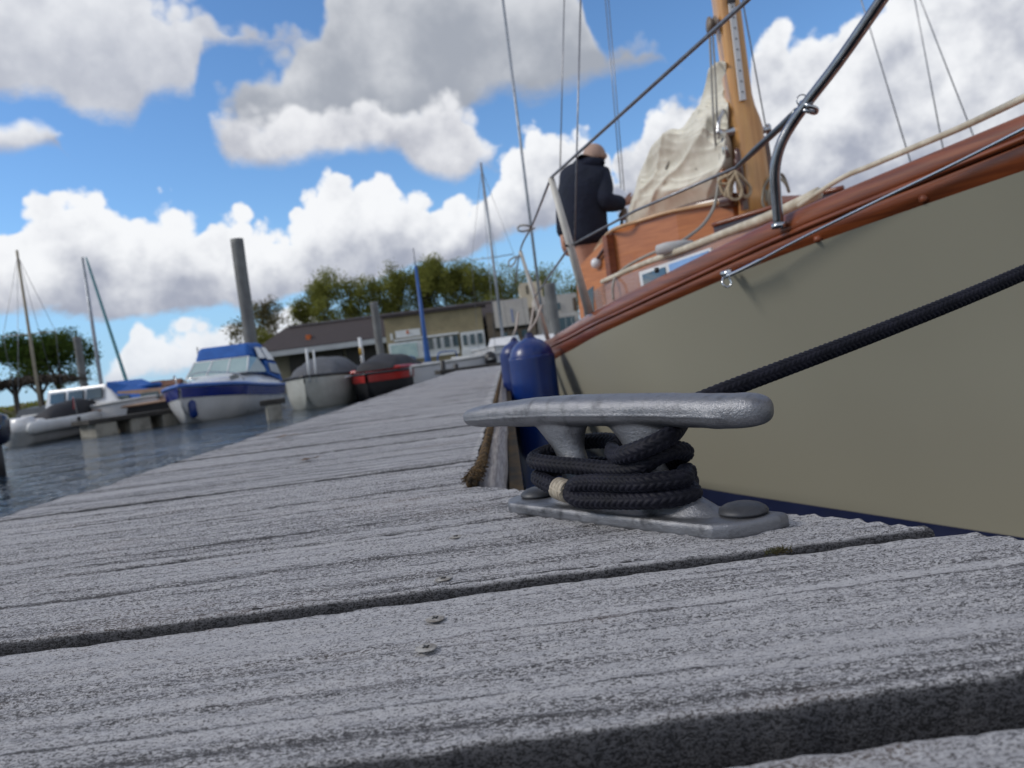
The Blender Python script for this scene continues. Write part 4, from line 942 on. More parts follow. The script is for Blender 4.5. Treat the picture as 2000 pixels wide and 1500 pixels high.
def panel(k,q,th=.02,u=(0,1),v=(0,1),lift=.012):   # thin slab on a quad (bl,tl,tr,br) pushed outwards
    Q=[np.array(p,float) for p in quadsub(q,u[0],u[1],v[0],v[1])]; n=np.cross(Q[1]-Q[0],Q[3]-Q[0]); n/=np.linalg.norm(n)
    c=sum(np.array(p) for p in q)/4; 
    if np.dot(n,np.array([c[0]*0,c[1],0])+np.array([1e-3*np.sign(c[0]),0,.2]))<0 and abs(n[1])>.5: n=-n
    Q0=[p-n*lift for p in Q]; Q1=[p+n*lift for p in Q]; hexa(k,Q0,Q1)
# ---- blue and white speedboat with a blue canopy ----
bp=at(352,776,16.6); hd=R_(-89)            # heading of the bow in world angle
L=5.2; hv=np.array([math.cos(hd),math.sin(hd),0]); cen=bp-hv*L/2; cen[2]=WZ
sb=boat(tuple(cen),hd,'white motor boat with bright blue canopy and dark blue hull stripe, bow to the camera','motor_boat')
K=kb(sb); xs,rg=hullR(L,1.95,.88,.62,flare=.20)
addhull(sb,xs,rg,WHITE,BLUEP,(.05,.27),BLUEL,WHITE,.045)
# raised white foredeck + coaming
k=K(); R1=[]
for t in np.linspace(0,1,22):
    x=-2.3+4.35*t; w=.86*(1-np.clip((t-.45)/.55,0,1)**2.0)+.02; h=.40*(1-np.clip((t-.42)/.58,0,1)**1.3)+.02; z0=.66+.20*t**1.6
    R1.append([(x,w*math.cos(a)*(1-.18*abs(math.sin(a))),z0+h*abs(math.sin(a))**.55) for a in np.linspace(0,math.pi,15)])
V,Fc=loft(R1,closed=False); k.add(V,Fc); cab=k.put('foredeck',WHITE)
for sy in(-1,1):
    k=K(); k.add([(.55,sy*.66,.93),(.95,sy*.60,.90),(1.0,sy*.57,.98),(.62,sy*.63,1.04)],[(0,1,2,3)]); k.add([(.55,sy*.68,.93),(.95,sy*.62,.90),(1.0,sy*.59,.98),(.62,sy*.65,1.04)],[(0,1,2,3)]); k.put('cabin_window',GLASS,par=cab)
# windscreen: slanted frame with panes
bl=(.25,.78,1.06);br=(.25,-.78,1.06);tl=(-.25,.70,1.46);tr=(-.25,-.70,1.46)
k=K(); q=[bl,tl,tr,br]
def frameq(k,q,nb,w_=.022):
    A=[np.array(p) for p in q]; k.tube([A[0],A[1]],w_,6);k.tube([A[1],A[2]],w_,6);k.tube([A[2],A[3]],w_,6);k.tube([A[3],A[0]],w_,6)
    for i in range(1,nb): k.tube([lerp(A[0],A[3],i/nb),lerp(A[1],A[2],i/nb)],w_,6)
frameq(k,q,3); ws=k.put('windscreen',TRIM)
SCR2=pbr('windscreen_glass',(.30,.42,.44),.05,0,(.24,.36,.39),2,coat=.6)
k=K(); hexa(k,[lerp(p,p,0)+np.array([-.006,0,0]) for p in (bl,tl,tr,br)],[np.array(p)+[.004,0,.002] for p in (bl,tl,tr,br)]); k.put('glass_pane',SCR2,smooth=False,par=ws)
for sy in(-1,1):
    k=K(); q=[(.25,sy*.79,1.05),(-.25,sy*.71,1.46),(-.62,sy*.80,1.42),(-1.15,sy*.86,1.02)]; hexa(k,[np.array(p)-[0,sy*.008,0] for p in q],[np.array(p)+[0,sy*.008,0] for p in q]); k.put('glass_pane',SCR2,smooth=False,par=ws)
# canopy: hood over cockpit with clear side panels
k=K(); hexa(k,[(-.26,.72,1.46),(-.26,-.72,1.46),(-2.05,-.86,1.28),(-2.05,.86,1.28)],[(-.50,.66,1.83),(-.50,-.66,1.83),(-1.55,-.66,1.86),(-1.55,.66,1.86)]); cano=k.put('canopy',CANV,smooth=False)
bv=cano.modifiers.new('b','BEVEL'); bv.width=.09; bv.segments=3
k=K(); hexa(k,[(-1.05,.90,.98),(-1.05,-.90,.98),(-2.45,-.88,.72),(-2.45,.88,.72)],[(-1.1,.84,1.34),(-1.1,-.84,1.34),(-2.05,-.855,1.28),(-2.05,.855,1.28)]); k.put('canopy_side',CANV,smooth=False)
CLR=pbr('clear_vinyl',(.50,.56,.62),.15,0,(.40,.46,.52),4,coat=.4)
for sy in(-1,1):
    for q in ([(-.72,sy*.80,1.40),(-.66,sy*.74,1.70),(-1.05,sy*.74,1.70),(-1.22,sy*.83,1.40)],[(-1.32,sy*.84,1.36),(-1.15,sy*.75,1.70),(-1.5,sy*.76,1.70),(-1.85,sy*.87,1.34)],[(-1.3,sy*.90,1.02),(-1.25,sy*.88,1.26),(-1.95,sy*.885,1.22),(-2.2,sy*.90,.92)]):
        k=K(); hexa(k,[np.array(p)+[0,sy*.004,0] for p in q],[np.array(p)+[0,sy*.022,0] for p in q]); k.put('vinyl_window',CLR,smooth=False)
# bow fender, cleats, name flourish on the stripe
k=K(); 
k.tube([(2.35,.12,.55),(2.35,.13,.48),(2.35,.14,.18),(2.35,.13,.12)],[.03,.09,.09,.03],14); k.put('bow_fender',FEND)
k=K(); k.tube(spl([(1.05,-.93,.64),(1.15,-.92,.69),(1.25,-.90,.63),(1.38,-.87,.70)],n=16),.018,5); k.put('script_mark',TRIM)
k=K()
for sy in(-1,1): 
    P=spl([(2.35,sy*.15,.90),(2.2,sy*.22,1.12),(1.5,sy*.55,1.10),(.9,sy*.76,1.02),(.7,sy*.82,.86)],n=24); k=K(); k.tube(P,.014,6); k.put('bow_rail',STEEL)
def PG(px,py): return px,py,float(gz(px,py,WZ)[1])
def pontoon(px0,py0,Y0,px1,py1,Y1,w,label,floats=3,decktop=.38):
    a=at(px0,py0,Y0);b_=at(px1,py1,Y1); a[2]=b_[2]=WZ; d=b_-a; Ln=np.linalg.norm(d); d/=Ln; ang=math.atan2(d[1],d[0]); c=(a+b_)/2
    p=empty('finger_pontoon',tuple(c),label,'pontoon',rz=ang); K=kb(p)
    k=K(); k.box((0,0,decktop-.05),(Ln,w,.10),bev=.01); k.put('deck',pbr('dark_decking',(.06,.056,.052),.9,0,(.035,.033,.03),5),smooth=False)
    for i in range(floats):
        x=-Ln/2+Ln*(i+.5)/floats; k=K(); k.box((x,0,.12),(Ln/floats*.62,w*.94,.40),bev=.03); k.put('concrete_float',CONC,smooth=False)
    return p
pontoon(*PG(160,856),*PG(352,826),.9,'low floating pontoon with pale concrete floats between the white boats and the speedboat',3)
pontoon(*PG(512,822),*PG(562,815),.5,'short finger pontoon end between the blue canopied boat and the small white boat',1)
pontoon(*PG(-60,858),*PG(170,838),.9,'dark low pontoon behind the boats at the far left of the photo',4)
# ---- white open boat with grey cover ----
bp=at(572,745,15.2); hd=R_(-128); L=4.4; hv=np.array([math.cos(hd),math.sin(hd),0]); c=at(638,790,18.0); c[2]=WZ
sw=boat(tuple(c),R_(-92),'small white open boat with a grey canvas cover between the speedboat and the red boat','open_boat'); K=kb(sw)
xs,rg=hullR(3.0,1.62,.74,.68,flare=.10,full=.55); addhull(sw,xs,rg,pbr('old_white_gelcoat',(.52,.53,.50),.45,0,(.40,.41,.38),2.5),None,railmat=BLACK,deckmat=WHITE,rr=.035)
cover(sw,-1.45,1.0,1.5,1.15,.70,.50,CANVG,peak=.35)
k=K(); k.box((.55,.86,.62),(1.4,.05,.05),0,.02); k.put('white_coaming',TRIM)
k=K(); k.tube([(-.75,.84,.55),(-.75,.84,1.55)],.045,10); k.put('white_pole',TRIM)
k=K(); k.tube([(1.42,.1,.6),(1.42,.12,1.35)],.03,8); k.tube([(1.30,.22,.6),(1.30,.24,1.30)],.022,8); k.put('boarding_rail',TRIM)
k=K(); k.tube([(-1.0,.90,.52),(-1.0,.92,.44),(-1.0,.92,.12),(-1.0,.90,.06)],[.03,.10,.10,.03],12); k.put('black_fender',BLACK)
k=K(); k.tube([(-.80,.80,1.20),(-.80,.86,1.20)],.13,18); k.put('round_mark',pbr('yellow_ring',(.55,.33,.05),.5))
# ---- red boat with black cover ----
c=at(757,760,18.0); c[2]=WZ+.0
rb=boat(tuple(c),R_(-98),'small red motor boat with a black cover, beside the end of the pontoon','motor_boat'); K=kb(rb)
xs,rg=hullR(2.9,1.5,.62,.62,flare=.12,full=.5); addhull(rb,xs,rg,BLACK,REDP,(.03,.19),BLACK,REDP,.03)
cover(rb,-1.3,.9,1.35,1.0,.72,.34,CANVK,peak=.45)
k=K(); k.box((-.3,0,.69),(2.2,1.25,.10),0,.04); k.put('red_cowling',REDP)
k=K(); k.box((.3,.70,.55),(.25,.10,.22),.3,.03); k.put('silver_vent',OFFW)
# ---- grey boat with blue mast ----
c=at(838,722,23.0); c[2]=WZ
gb_=boat(tuple(c),R_(-100),'grey open sailing boat with a bright blue mast and blue rails','sailing_boat'); K=kb(gb_)
xs,rg=hullR(3.6,1.5,.72,.62); addhull(gb_,xs,rg,pbr('sage_gelcoat',(.30,.33,.28),.5,0,(.24,.26,.22),3),None,railmat=OFFW,deckmat=pbr('sage_deck',(.26,.27,.22),.7),rr=.03)
BLM=pbr('blue_mast_paint',(.015,.09,.32),.5,0,(.01,.07,.26),3)
zt=float(at(810,520,23)[2]-WZ); ztt=float(at(806,485,23)[2]-WZ)
k=K(); k.tube([(0,0,.5),(0,0,.9),(0,0,1.6),(0,0,zt)],[.12,.10,.07,.045],12); k.put('mast',BLM)
k=K(); k.tube([(0,0,zt),(0,0,ztt)],.018,8); k.put('mast_top',WIRE)
for sy in(-1,1):
    k=K(); k.tube(spl([(.9,sy*.55,.66),(.85,sy*.6,.95),(0,sy*.72,.98),(-.9,sy*.7,.95),(-1.0,sy*.68,.64)],n=24),.022,6); k.put('blue_rail',BLM)
# ---- sloop behind it with tall grey mast ----
def mast_boat(px,pyb,pyt,Y,label,hullc=WHITE,mc=None,spread=None,L=6,B=2.0,head=-95,stay=True,r=(.07,.045),fb=.95,deckhouse=True,tint=None,staym=None,staypx=None):
    c=at(px,pyb,Y); c[2]=WZ; hd=R_(head); b=boat(tuple(c),hd,label,'sailing_boat'); K=kb(b)
    xs,rg=hullR(L,B,fb,fb-.15); addhull(b,xs,rg,hullc,tint,(.06,.14),OFFW,OFFW,.03)
    # mast height from the two pixels
    dt=ray(px,pyb); top=at(px-(pyb-pyt)*.13,pyt,Y); zt=float(top[2]-WZ)
    k=K(); k.tube([(0,0,fb-.1),(0,0,zt*.5),(0,0,zt)],[r[0],r[0]*.9,r[1]],10); k.put('mast',mc or OFFW)
    if deckhouse: 
        k=K(); hexa(k,[(-.9,.55,fb-.05),(-.9,-.55,fb-.05),(1.1,-.45,fb),(1.1,.45,fb)],[(-.85,.48,fb+.36),(-.85,-.48,fb+.36),(.7,-.38,fb+.30),(.7,.38,fb+.30)]); ch=k.put('coachroof',hullc,smooth=False)
        for sy in(-1,1):
            k=K(); q=[(-.7,sy*.545,fb+.10),(-.7,sy*.51,fb+.24),(.5,sy*.45,fb+.22),(.6,sy*.485,fb+.10)]; hexa(k,[np.array(p)-[0,sy*.01,0] for p in q],[np.array(p)+[0,sy*.015,0] for p in q]); k.put('cabin_window',GLASS,smooth=False,par=ch)
    if spread:
        zs=float(at(px,spread,Y)[2]-WZ)
        k=K(); k.tube([(0,-.75,zs+.02),(0,0,zs),(0,.75,zs+.02)],.018,6); k.put('spreaders',mc or OFFW)
        for sy in(-1,1): k=K(); k.tube([(0,sy*B*.45,fb),(0,sy*.75,zs),(0,0,zt*.97)],.008,5); k.put('shroud',WIRE)
    if stay:
        k=K(); k.tube([(L*.48,0,fb),(0,0,zt*.98)],.008,5); k.put('forestay',WIRE)
        k=K(); k.tube([(-L*.48,0,fb),(0,0,zt)],.008,5); k.put('backstay',WIRE)
    return b
mast_boat(986,690,318,26,'white sloop with a tall thin grey mast behind the blue fenders',spread=500,L=6.5,r=(.055,.04),mc=pbr('silver_spar',(.35,.38,.42),.4,.4))
mast_boat(1064,660,-40,30,'sloop with the tallest pale mast, standing behind the first stanchion of the yacht',spread=None,L=7,r=(.06,.05),mc=pbr('silver_spar',(.35,.38,.42),.4,.4),stay=False)
mast_boat(80,800,488,24,'sailing boat with a tan coloured mast and crosstrees in front of the leafy tree',mc=pbr('tan_spar',(.33,.29,.22),.6,0,(.27,.24,.18),4),spread=650,L=4.2,B=1.4,r=(.055,.04),head=-75,fb=.55,hullc=pbr('slate_gelcoat',(.06,.07,.08),.5))
mast_boat(205,800,502,22,'sailing boat with a thin grey mast and a teal furled foresail',mc=pbr('silver_spar',(.35,.38,.42),.4,.4),L=6,B=1.9,r=(.06,.035),head=-35,fb=.75,stay=False)
a=at(168,503,22);b_=at(252,760,20.6); mb=MB(); mb.tube([a,lerp(a,b_,.05),lerp(a,b_,.94),b_],[.02,.035,.05,.02],10); tag(mb.build('furled_sail',pbr('teal_canvas',(.10,.25,.28),.7,0,(.08,.20,.23),3)),'teal furled foresail running down from the thin grey mast at the left','sail')
# ---- white cabin boat behind with windows, blue tarpaulin ----
c=at(218,805,19.6); c[2]=WZ
cb=boat(tuple(c),R_(-20),'white cabin boat with dark windows moored behind the white inflatable','cabin_boat'); K=kb(cb)
xs,rg=hullR(4.4,1.8,.75,.62); addhull(cb,xs,rg,WHITE,None,railmat=OFFW,deckmat=WHITE)
k=K(); hexa(k,[(-1.5,.72,.68),(-1.5,-.72,.68),(1.0,-.66,.70),(1.0,.66,.70)],[(-1.4,.62,1.22),(-1.4,-.62,1.22),(.55,-.56,1.20),(.55,.56,1.20)]); ch=k.put('cabin',WHITE,smooth=False)
bv=ch.modifiers.new('b','BEVEL'); bv.width=.05; bv.segments=2
for sy in(-1,1):
    for x0 in (-1.25,-.62,.02):
        k=K(); q=[(x0,sy*.70,.86),(x0+.01,sy*.645,1.12),(x0+.48,sy*.63,1.12),(x0+.50,sy*.685,.86)]; hexa(k,[np.array(p)-[0,sy*.01,0] for p in q],[np.array(p)+[0,sy*.02,0] for p in q]); k.put('cabin_window',GLASS,smooth=False,par=ch)
k=K(); hexa(k,[(.62,.60,.78),(.62,-.60,.78),(2.0,-.25,.74),(2.0,.25,.74)],[(.6,.56,1.24),(.6,-.56,1.24),(1.1,-.38,1.10),(1.1,.38,1.10)]); k.put('spray_hood',CANV,smooth=False)
# ---- white inflatable / open hull with black cover, left ----
c=at(140,842,14.6); c[2]=WZ; a=gz(24,874,WZ);b_=gz(236,836,WZ); d=b_-a; hd=math.atan2(d[1],d[0]); c=(a+b_)/2; c[2]=WZ
ib=boat(tuple(c),hd,'long white inflatable boat with a black cover and red pennant at far left','inflatable_boat'); K=kb(ib); L=float(np.linalg.norm(d[:2]))
hl=L/2
k=K(); 
for sy in(-1,1):
    P=spl([(-hl+.05,sy*.62,.40),(-hl+.3,sy*.63,.42),(0,sy*.66,.46),(hl*.45,sy*.60,.54),(hl*.8,sy*.32,.66),(hl,0,.74)],n=40); k.tube(P,np.r_[.06,np.full(38,.165),.15],16)
k.put('tubes',pbr('white_hypalon',(.62,.63,.63),.5,0,(.50,.51,.51),3))
k=K(); R1=[]
for t in np.linspace(0,1,20):
    x=-hl+.15+(L-.4)*t; w=.60*(1-t**3); R1.append([(x,w,.36+.2*t),(x,w*.8,.05+.3*t**3),(x,0,-.12+.5*t**3),(x,-w*.8,.05+.3*t**3),(x,-w,.36+.2*t)])
V,Fc=loft(R1,closed=False); k.add(V,Fc); k.put('hull',OFFW)
cover(ib,-hl*.55,hl*.72,1.15,.55,(.58,.74),.42,CANVK,peak=.45)
k=K(); k.box((-hl+.35,0,.52),(.30,.9,.42),0,.06); k.box((-hl+.72,0,.50),(.22,.9,.30),0,.06); k.put('stern_seat',WHITE)
for x_,s_ in ((-hl*.2,.0),(hl*.42,0)):
    k=K(); k.box((x_,-.855,.50),(.09,.05,.12),0,.02); k.put('grab_handle',BLACK)
k=K(); k.tube([(-.25,-.66,.62),(-.35,-.70,1.12)],.012,6); fp=k.put('flag_staff',OFFW)
k=K(); hexa(k,[(-.34,-.70,.80),(-.33,-.70,1.10),(-.36,-.69,1.10),(-.37,-.69,.80)],[(-.42,-.76,.78),(-.40,-.78,1.08),(-.43,-.77,1.08),(-.45,-.75,.78)]); k.put('pennant',REDP,par=fp,smooth=False); ib.scale=(1,.62,.85)
# ---- outboard motor, extreme left ----
c=at(-12,850,8.6); om=empty('outboard_motor',(c[0],c[1],WZ),'dark outboard motor cut off by the left edge of the photo','outboard motor',rz=.3); K=kb(om); zt=float(c[2]-WZ)
k=K(); k.tube([(0,0,zt-.12),(0,0,zt-.08),(0,0,zt+.0),(.01,0,zt+.16),(.02,0,zt+.24),(.03,0,zt+.27)],[.10,.145,.165,.165,.13,.04],20); k.put('cowl',pbr('dark_blue_cowl',(.010,.014,.035),.25,0,(.012,.014,.03),5,coat=.5))
k=K(); k.box((0,0,(zt-.1)/2-.05),(.12,.09,zt),0,.02); k.box((.03,0,-.06),(.3,.1,.04),0,.015); k.put('leg',BLACK)
k=K(); k.box((.06,-.155,zt+.09),(.12,.02,.04),0,.008); k.put('cowl_stripe',BLUEL)
# ---- brown wooden boat ----
c=at(318,800,19.2); c[2]=WZ
wb=boat(tuple(c),R_(-8),'brown wooden boat with a low tan cabin and dark hull, left of the speedboat','wooden_boat'); K=kb(wb)
xs,rg=hullR(3.6,1.6,.62,.55); addhull(wb,xs,rg,BLACK,None,railmat=pbr('tan_wood',(.32,.20,.13),.5,0,(.25,.15,.1),5),deckmat=pbr('tan_wood2',(.30,.20,.14),.6))
k=K(); hexa(k,[(-1.2,.55,.56),(-1.2,-.55,.56),(.9,-.5,.60),(.9,.5,.60)],[(-1.1,.48,.98),(-1.1,-.48,.98),(.5,-.44,.92),(.5,.44,.92)]); ch=k.put('cabin',pbr('tan_wood',(.32,.20,.13)),smooth=False)
for x0 in (-1.0,-.2):
    k=K(); k.box((x0+.25,-.53,.76),(.5,.03,.18),0,.01); k.put('cabin_window',GLASS,smooth=False,par=ch)
k=K(); k.box((-.3,0,1.03),(.5,.5,.12),0,.04); k.put('blue_tarpaulin',CANV)
# ---- dock clutter beyond the end of our pontoon ----
def dinghy(px,py,Y,L,B,hd,label,mat=WHITE,motor=False,name='dinghy',group=None):
    c=at(px,py,Y); c[2]=WZ; b=boat(tuple(c),R_(hd),label,name,'dinghy',group); K=kb(b); xs,rg=hullR(L,B,.74,.66); addhull(b,xs,rg,mat,None,railmat=OFFW,deckmat=pbr('sage_deck',(.26,.27,.22),.7))
    if motor: 
        k=K(); k.tube([(-L/2-.1,0,.72),(-L/2-.1,0,.82),(-L/2-.1,0,1.05),(-L/2-.08,0,1.18)],[.10,.19,.19,.06],16); k.box((-L/2-.1,0,.3),(.12,.1,.9),0,.02); k.put('outboard',BLACK)
    return b
dinghy(905,712,18.5,2.6,1.3,10,'pale open dinghy lying across the end of the pontoon')
dinghy(985,700,20,2.8,1.4,178,'white dinghy with a round black outboard, left of the blue fenders',motor=False)
c=at(958,699,17.8); om=empty('outboard_motor',(c[0],c[1],WZ),'round black outboard motor standing upright beside the blue fenders','outboard motor'); K=kb(om); zc=float(c[2]-WZ)
k=K(); k.tube([(0,0,zc-.16),(0,0,zc-.12),(0,0,zc-.03),(0,0,zc+.10),(0,0,zc+.16)],[.06,.14,.16,.13,.04],18); k.put('cowl',BLACK)
k=K(); k.box((0,0,(zc-.14)/2),(.1,.1,zc),0,.02); k.put('leg',BLACK)
k=K(); k.box((0,-.155,zc-.02),(.10,.02,.04),0,.01); k.put('cowl_stripe',OFFW)
pontoon(855,733,17.0,990,716,17.6,.5,'thin blue-grey cross pontoon at the far end of our walkway',2,.50)
for px,lab in ((864,'short black mooring post with a pale cap, left one at the end of the walkway'),(890,'smaller dark mooring post right of the pale capped one')):
    a=at(px,706 if px<880 else 712,17.2); mb=MB(); mb.tube([(a[0],a[1],WZ),(a[0],a[1],a[2]),(a[0],a[1],a[2]+.02)],[.06,.06,.03],12); tag(mb.build('mooring_post',BLACK),lab,'post')
# ---- piles ----
def pile(px,pyt,Y,dia,label):
    a=at(px,pyt,Y); n=20; mb=MB(); zs=np.linspace(WZ-.3,a[2],40); 
    mb.tube([(a[0]+.004*math.sin(z*3),a[1],z) for z in zs],dia/2,20)
    o=tag(mb.build('mooring_pile',PILE),label,'pile'); return o
pile(462,467,24,.40,'tallest grey steel mooring pile rising behind the blue canopied boat')
pile(150,658,34,.33,'grey mooring pile in front of the right side of the leafy tree')
pile(730,590,32,.34,'dark grey mooring pile in front of the brown roof, above the red boat')
# ================================================================ buildings
BY=58.
def wpt(px,py,Y=BY): return at(px,py,Y)
GZ_=-.05
def block(name,px0,px1,pyt0,pyt1,Y,depth,mat,parent,zb=GZ_,yoff=0):
    """box between two pixel columns whose top edge runs through (px0,pyt0) and (px1,pyt1)"""
    a=wpt(px0,pyt0,Y+yoff);b_=wpt(px1,pyt1,Y+yoff); z=(a[2]+b_[2])/2
    mb=MB(); mb.box(((a[0]+b_[0])/2,Y+yoff+depth/2,(z+zb)/2),(b_[0]-a[0],depth,z-zb)); return mb.build(name,mat,parent,smooth=False),a[0],b_[0],z
def wbox(parent,name,mat,px0,py0,px1,py1,Y,th=.12,out=.1):   # upright panel from corner pixels (top-left, bottom-right)
    a=wpt(px0,py0,Y);b_=wpt(px1,py1,Y); mb=MB(); mb.box(((a[0]+b_[0])/2,Y-out,(a[2]+b_[2])/2),(abs(b_[0]-a[0]),th,abs(a[2]-b_[2]))); return mb.build(name,mat,parent,smooth=False)
c=wpt(700,720)
bd=empty('long_building',(c[0],BY,GZ_),'long low dark-roofed harbour building with a beige gable front and white framed windows','building')
a=wpt(520,640);b_=wpt(960,590); zr=float((a[2]+b_[2])/2); e0=wpt(500,694);e1=wpt(800,655); ze=float((e0[2]+e1[2])/2)
xl,xr2=float(a[0])-.5,float(b_[0])+1.0
print('bld',xl,xr2,zr,ze)
# walls
mb=MB(); mb.box(((xl+xr2)/2,BY+4.2,(ze+GZ_)/2-.1),(xr2-xl-.6,7.2,ze-GZ_-.2)); wl=mb.build('wall',pbr('drab_wall',(.17,.16,.12),.9,0,(.12,.115,.09),1),bd,smooth=False)  # main wall in a drab olive tone, darker than the front bay
# roof: lean-to slope rising to a ridge with hipped left end
mb=MB(); V=[(xl-.9,BY-.5,ze),(xr2,BY-.5,ze),(xr2,BY+3.4,zr),(xl+1.0,BY+3.4,zr),(xr2,BY+7.6,ze),(xl-.9,BY+7.6,ze)]
V2=[(x,y,z+.16) for x,y,z in V]
mb.add(V+V2,[(0,1,2,3)[::-1],(3,2,4,5)[::-1],(5,0,3)[::-1],(6,7,8,9),(9,8,10,11),(11,6,9),(0,1,7,6),(1,2,8,7),(2,4,10,8),(4,5,11,10),(5,0,6,11)])
rf=mb.build('roof',ROOF,bd,smooth=False)
mb=MB(); mb.box(((xl+xr2)/2+.6,BY+3.4,zr+.20),(xr2-xl-1.4,.5,.14)); mb.build('ridge_cap',pbr('ridge_zinc',(.16,.14,.15),.6,0,(.11,.10,.10),3),rf,smooth=False)
mb=MB(); mb.box((float(wpt(597,660)[0]),BY+.9,ze+.62),(.34,.5,.95)); mb.build('orange_duct',ORANGE,rf,smooth=False)
# white fascia, dark openings under it on the left half
xg=float(wpt(757,650)[0])
mb=MB(); mb.box(((xl-.9+xg)/2,BY-.62,ze-.13),(xg-xl+.9,.2,.40)); mb.build('fascia',pbr('grey_fascia',(.42,.45,.48),.5,0,(.36,.38,.41),1),bd,smooth=False)
for i,(p0,p1) in enumerate(((560,598),(604,668),(674,742))):
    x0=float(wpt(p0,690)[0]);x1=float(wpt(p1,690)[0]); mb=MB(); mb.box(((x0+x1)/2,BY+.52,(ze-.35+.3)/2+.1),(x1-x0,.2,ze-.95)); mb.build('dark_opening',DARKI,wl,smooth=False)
# beige gable front
g0=wpt(757,700);g1=wpt(945,640); xg1=float(g1[0]); zg=float(wpt(850,612)[2])
mb=MB(); mb.box(((xg+xg1)/2,BY-.3,(zg+GZ_)/2),(xg1-xg,1.6,zg-GZ_)); gf=mb.build('front_bay',BEIGE,bd,smooth=False)
mb=MB(); mb.box(((xg+xg1)/2+.1,BY-.35,zg+.10),(xg1-xg+.5,2.0,.16)); mb.build('bay_roof_edge',ROOF,gf,smooth=False)
YF=BY-1.1
wbox(gf,'sign_board',TRIM,772,647,822,655,YF,.1,.06)
wbox(gf,'orange_emblem',ORANGE,794,646,799,652,YF,.06,.15)
wbox(gf,'white_gable_mark',TRIM,762,652,768,664,YF,.1,.06)
wbox(gf,'white_band',TRIM,770,664,896,652,YF,.25,.12)
f1=wbox(gf,'window_band',TRIM,759,672,898,690,YF,.2,.10)
wbox(gf,'pale_panel',PALEG,764,675,818,697,YF,.1,.26)
for p0,p1 in ((826,848),(853,862),(867,880),(884,897)): 
    fy=672-(p0-820)*.13; wbox(gf,'window_pane',GLASS,p0,fy-8,p1,fy+13-(p1-p0)*.13,YF,.08,.30)
f2=wbox(gf,'window_frame',TRIM,899,650,950,684,YF,.3,.20)
for p0,p1 in ((904,914),(918,929),(933,944)): wbox(f2,'window_pane',GLASS,p0,655-(p0-904)*.13,p1,675-(p1-904)*.13,YF,.1,.42)
wbox(gf,'white_plinth',TRIM,902,684,952,700,YF,.4,.25)
# taupe building with the white panel
c=wpt(1000,690); b2=empty('flat_roofed_building',(c[0],BY,GZ_),'taupe flat building with a large white sign panel above, right of the beige gable','building')
w2,x0,x1,z2=block('wall',948,1042,612,600,BY,8,TAUPE,b2,yoff=-.8)
pn=wbox(b2,'white_panel',WALLW,962,590,1035,633,BY-.8,.3,.35)
wbox(pn,'blue_mark',BLUEL,998,604,1003,630,BY-.8,.05,.55)
wbox(b2,'dark_band',DARKI,966,634,1036,638,BY-.8,.2,.12)
for p0 in (980,1000,1018): wbox(w2,'window_pane',GLASS,p0,650-(p0-980)*.13,p0+12,664-(p0-968)*.13,BY-.8,.1,.1)
c=wpt(1090,680); b3=empty('white_building',(c[0],BY,GZ_),'white clad building with a balcony rail behind the yacht stanchions','building')
w3,x0,x1,z3=block('wall',1043,1125,583,570,BY,9,WALLW,b3,yoff=.4)
wbox(b3,'window_band',GLASS,1083,622,1124,642,BY+.4,.1,.06)
for p0 in (1090,1104,1116): wbox(b3,'window_frame',TRIM,p0,620,p0+2,640,BY+.4,.12,.14)
wbox(b3,'balcony_rail',TRIM,1078,618,1126,613,BY+.4,.12,1.2)
for p0 in (1050,1086): wbox(b3,'window_pane',GLASS,p0,592,p0+9,604,BY+.4,.1,.06)
wbox(b3,'brown_gable',pbr('brown_cladding',(.12,.08,.055),.8),1118,582,1128,606,BY+.4,.1,.08)
c=wpt(1036,560,64); b4=empty('cream_block',(c[0],64,GZ_),'cream upper storey standing above the roofs behind the yacht stanchions','building')
w4,*_=block('wall',1015,1056,556,546,64,5,pbr('cream_render',(.60,.53,.40),.8,0,(.5,.44,.33),1),b4)
wbox(b4,'dark_slot',DARKI,1027,558,1032,574,64,.1,.06); wbox(b4,'upper_slot',DARKI,1040,560,1042,566,64,.1,.06)
pile(1072,553,30,.48,'wide grey mooring pile behind the yacht stanchions')
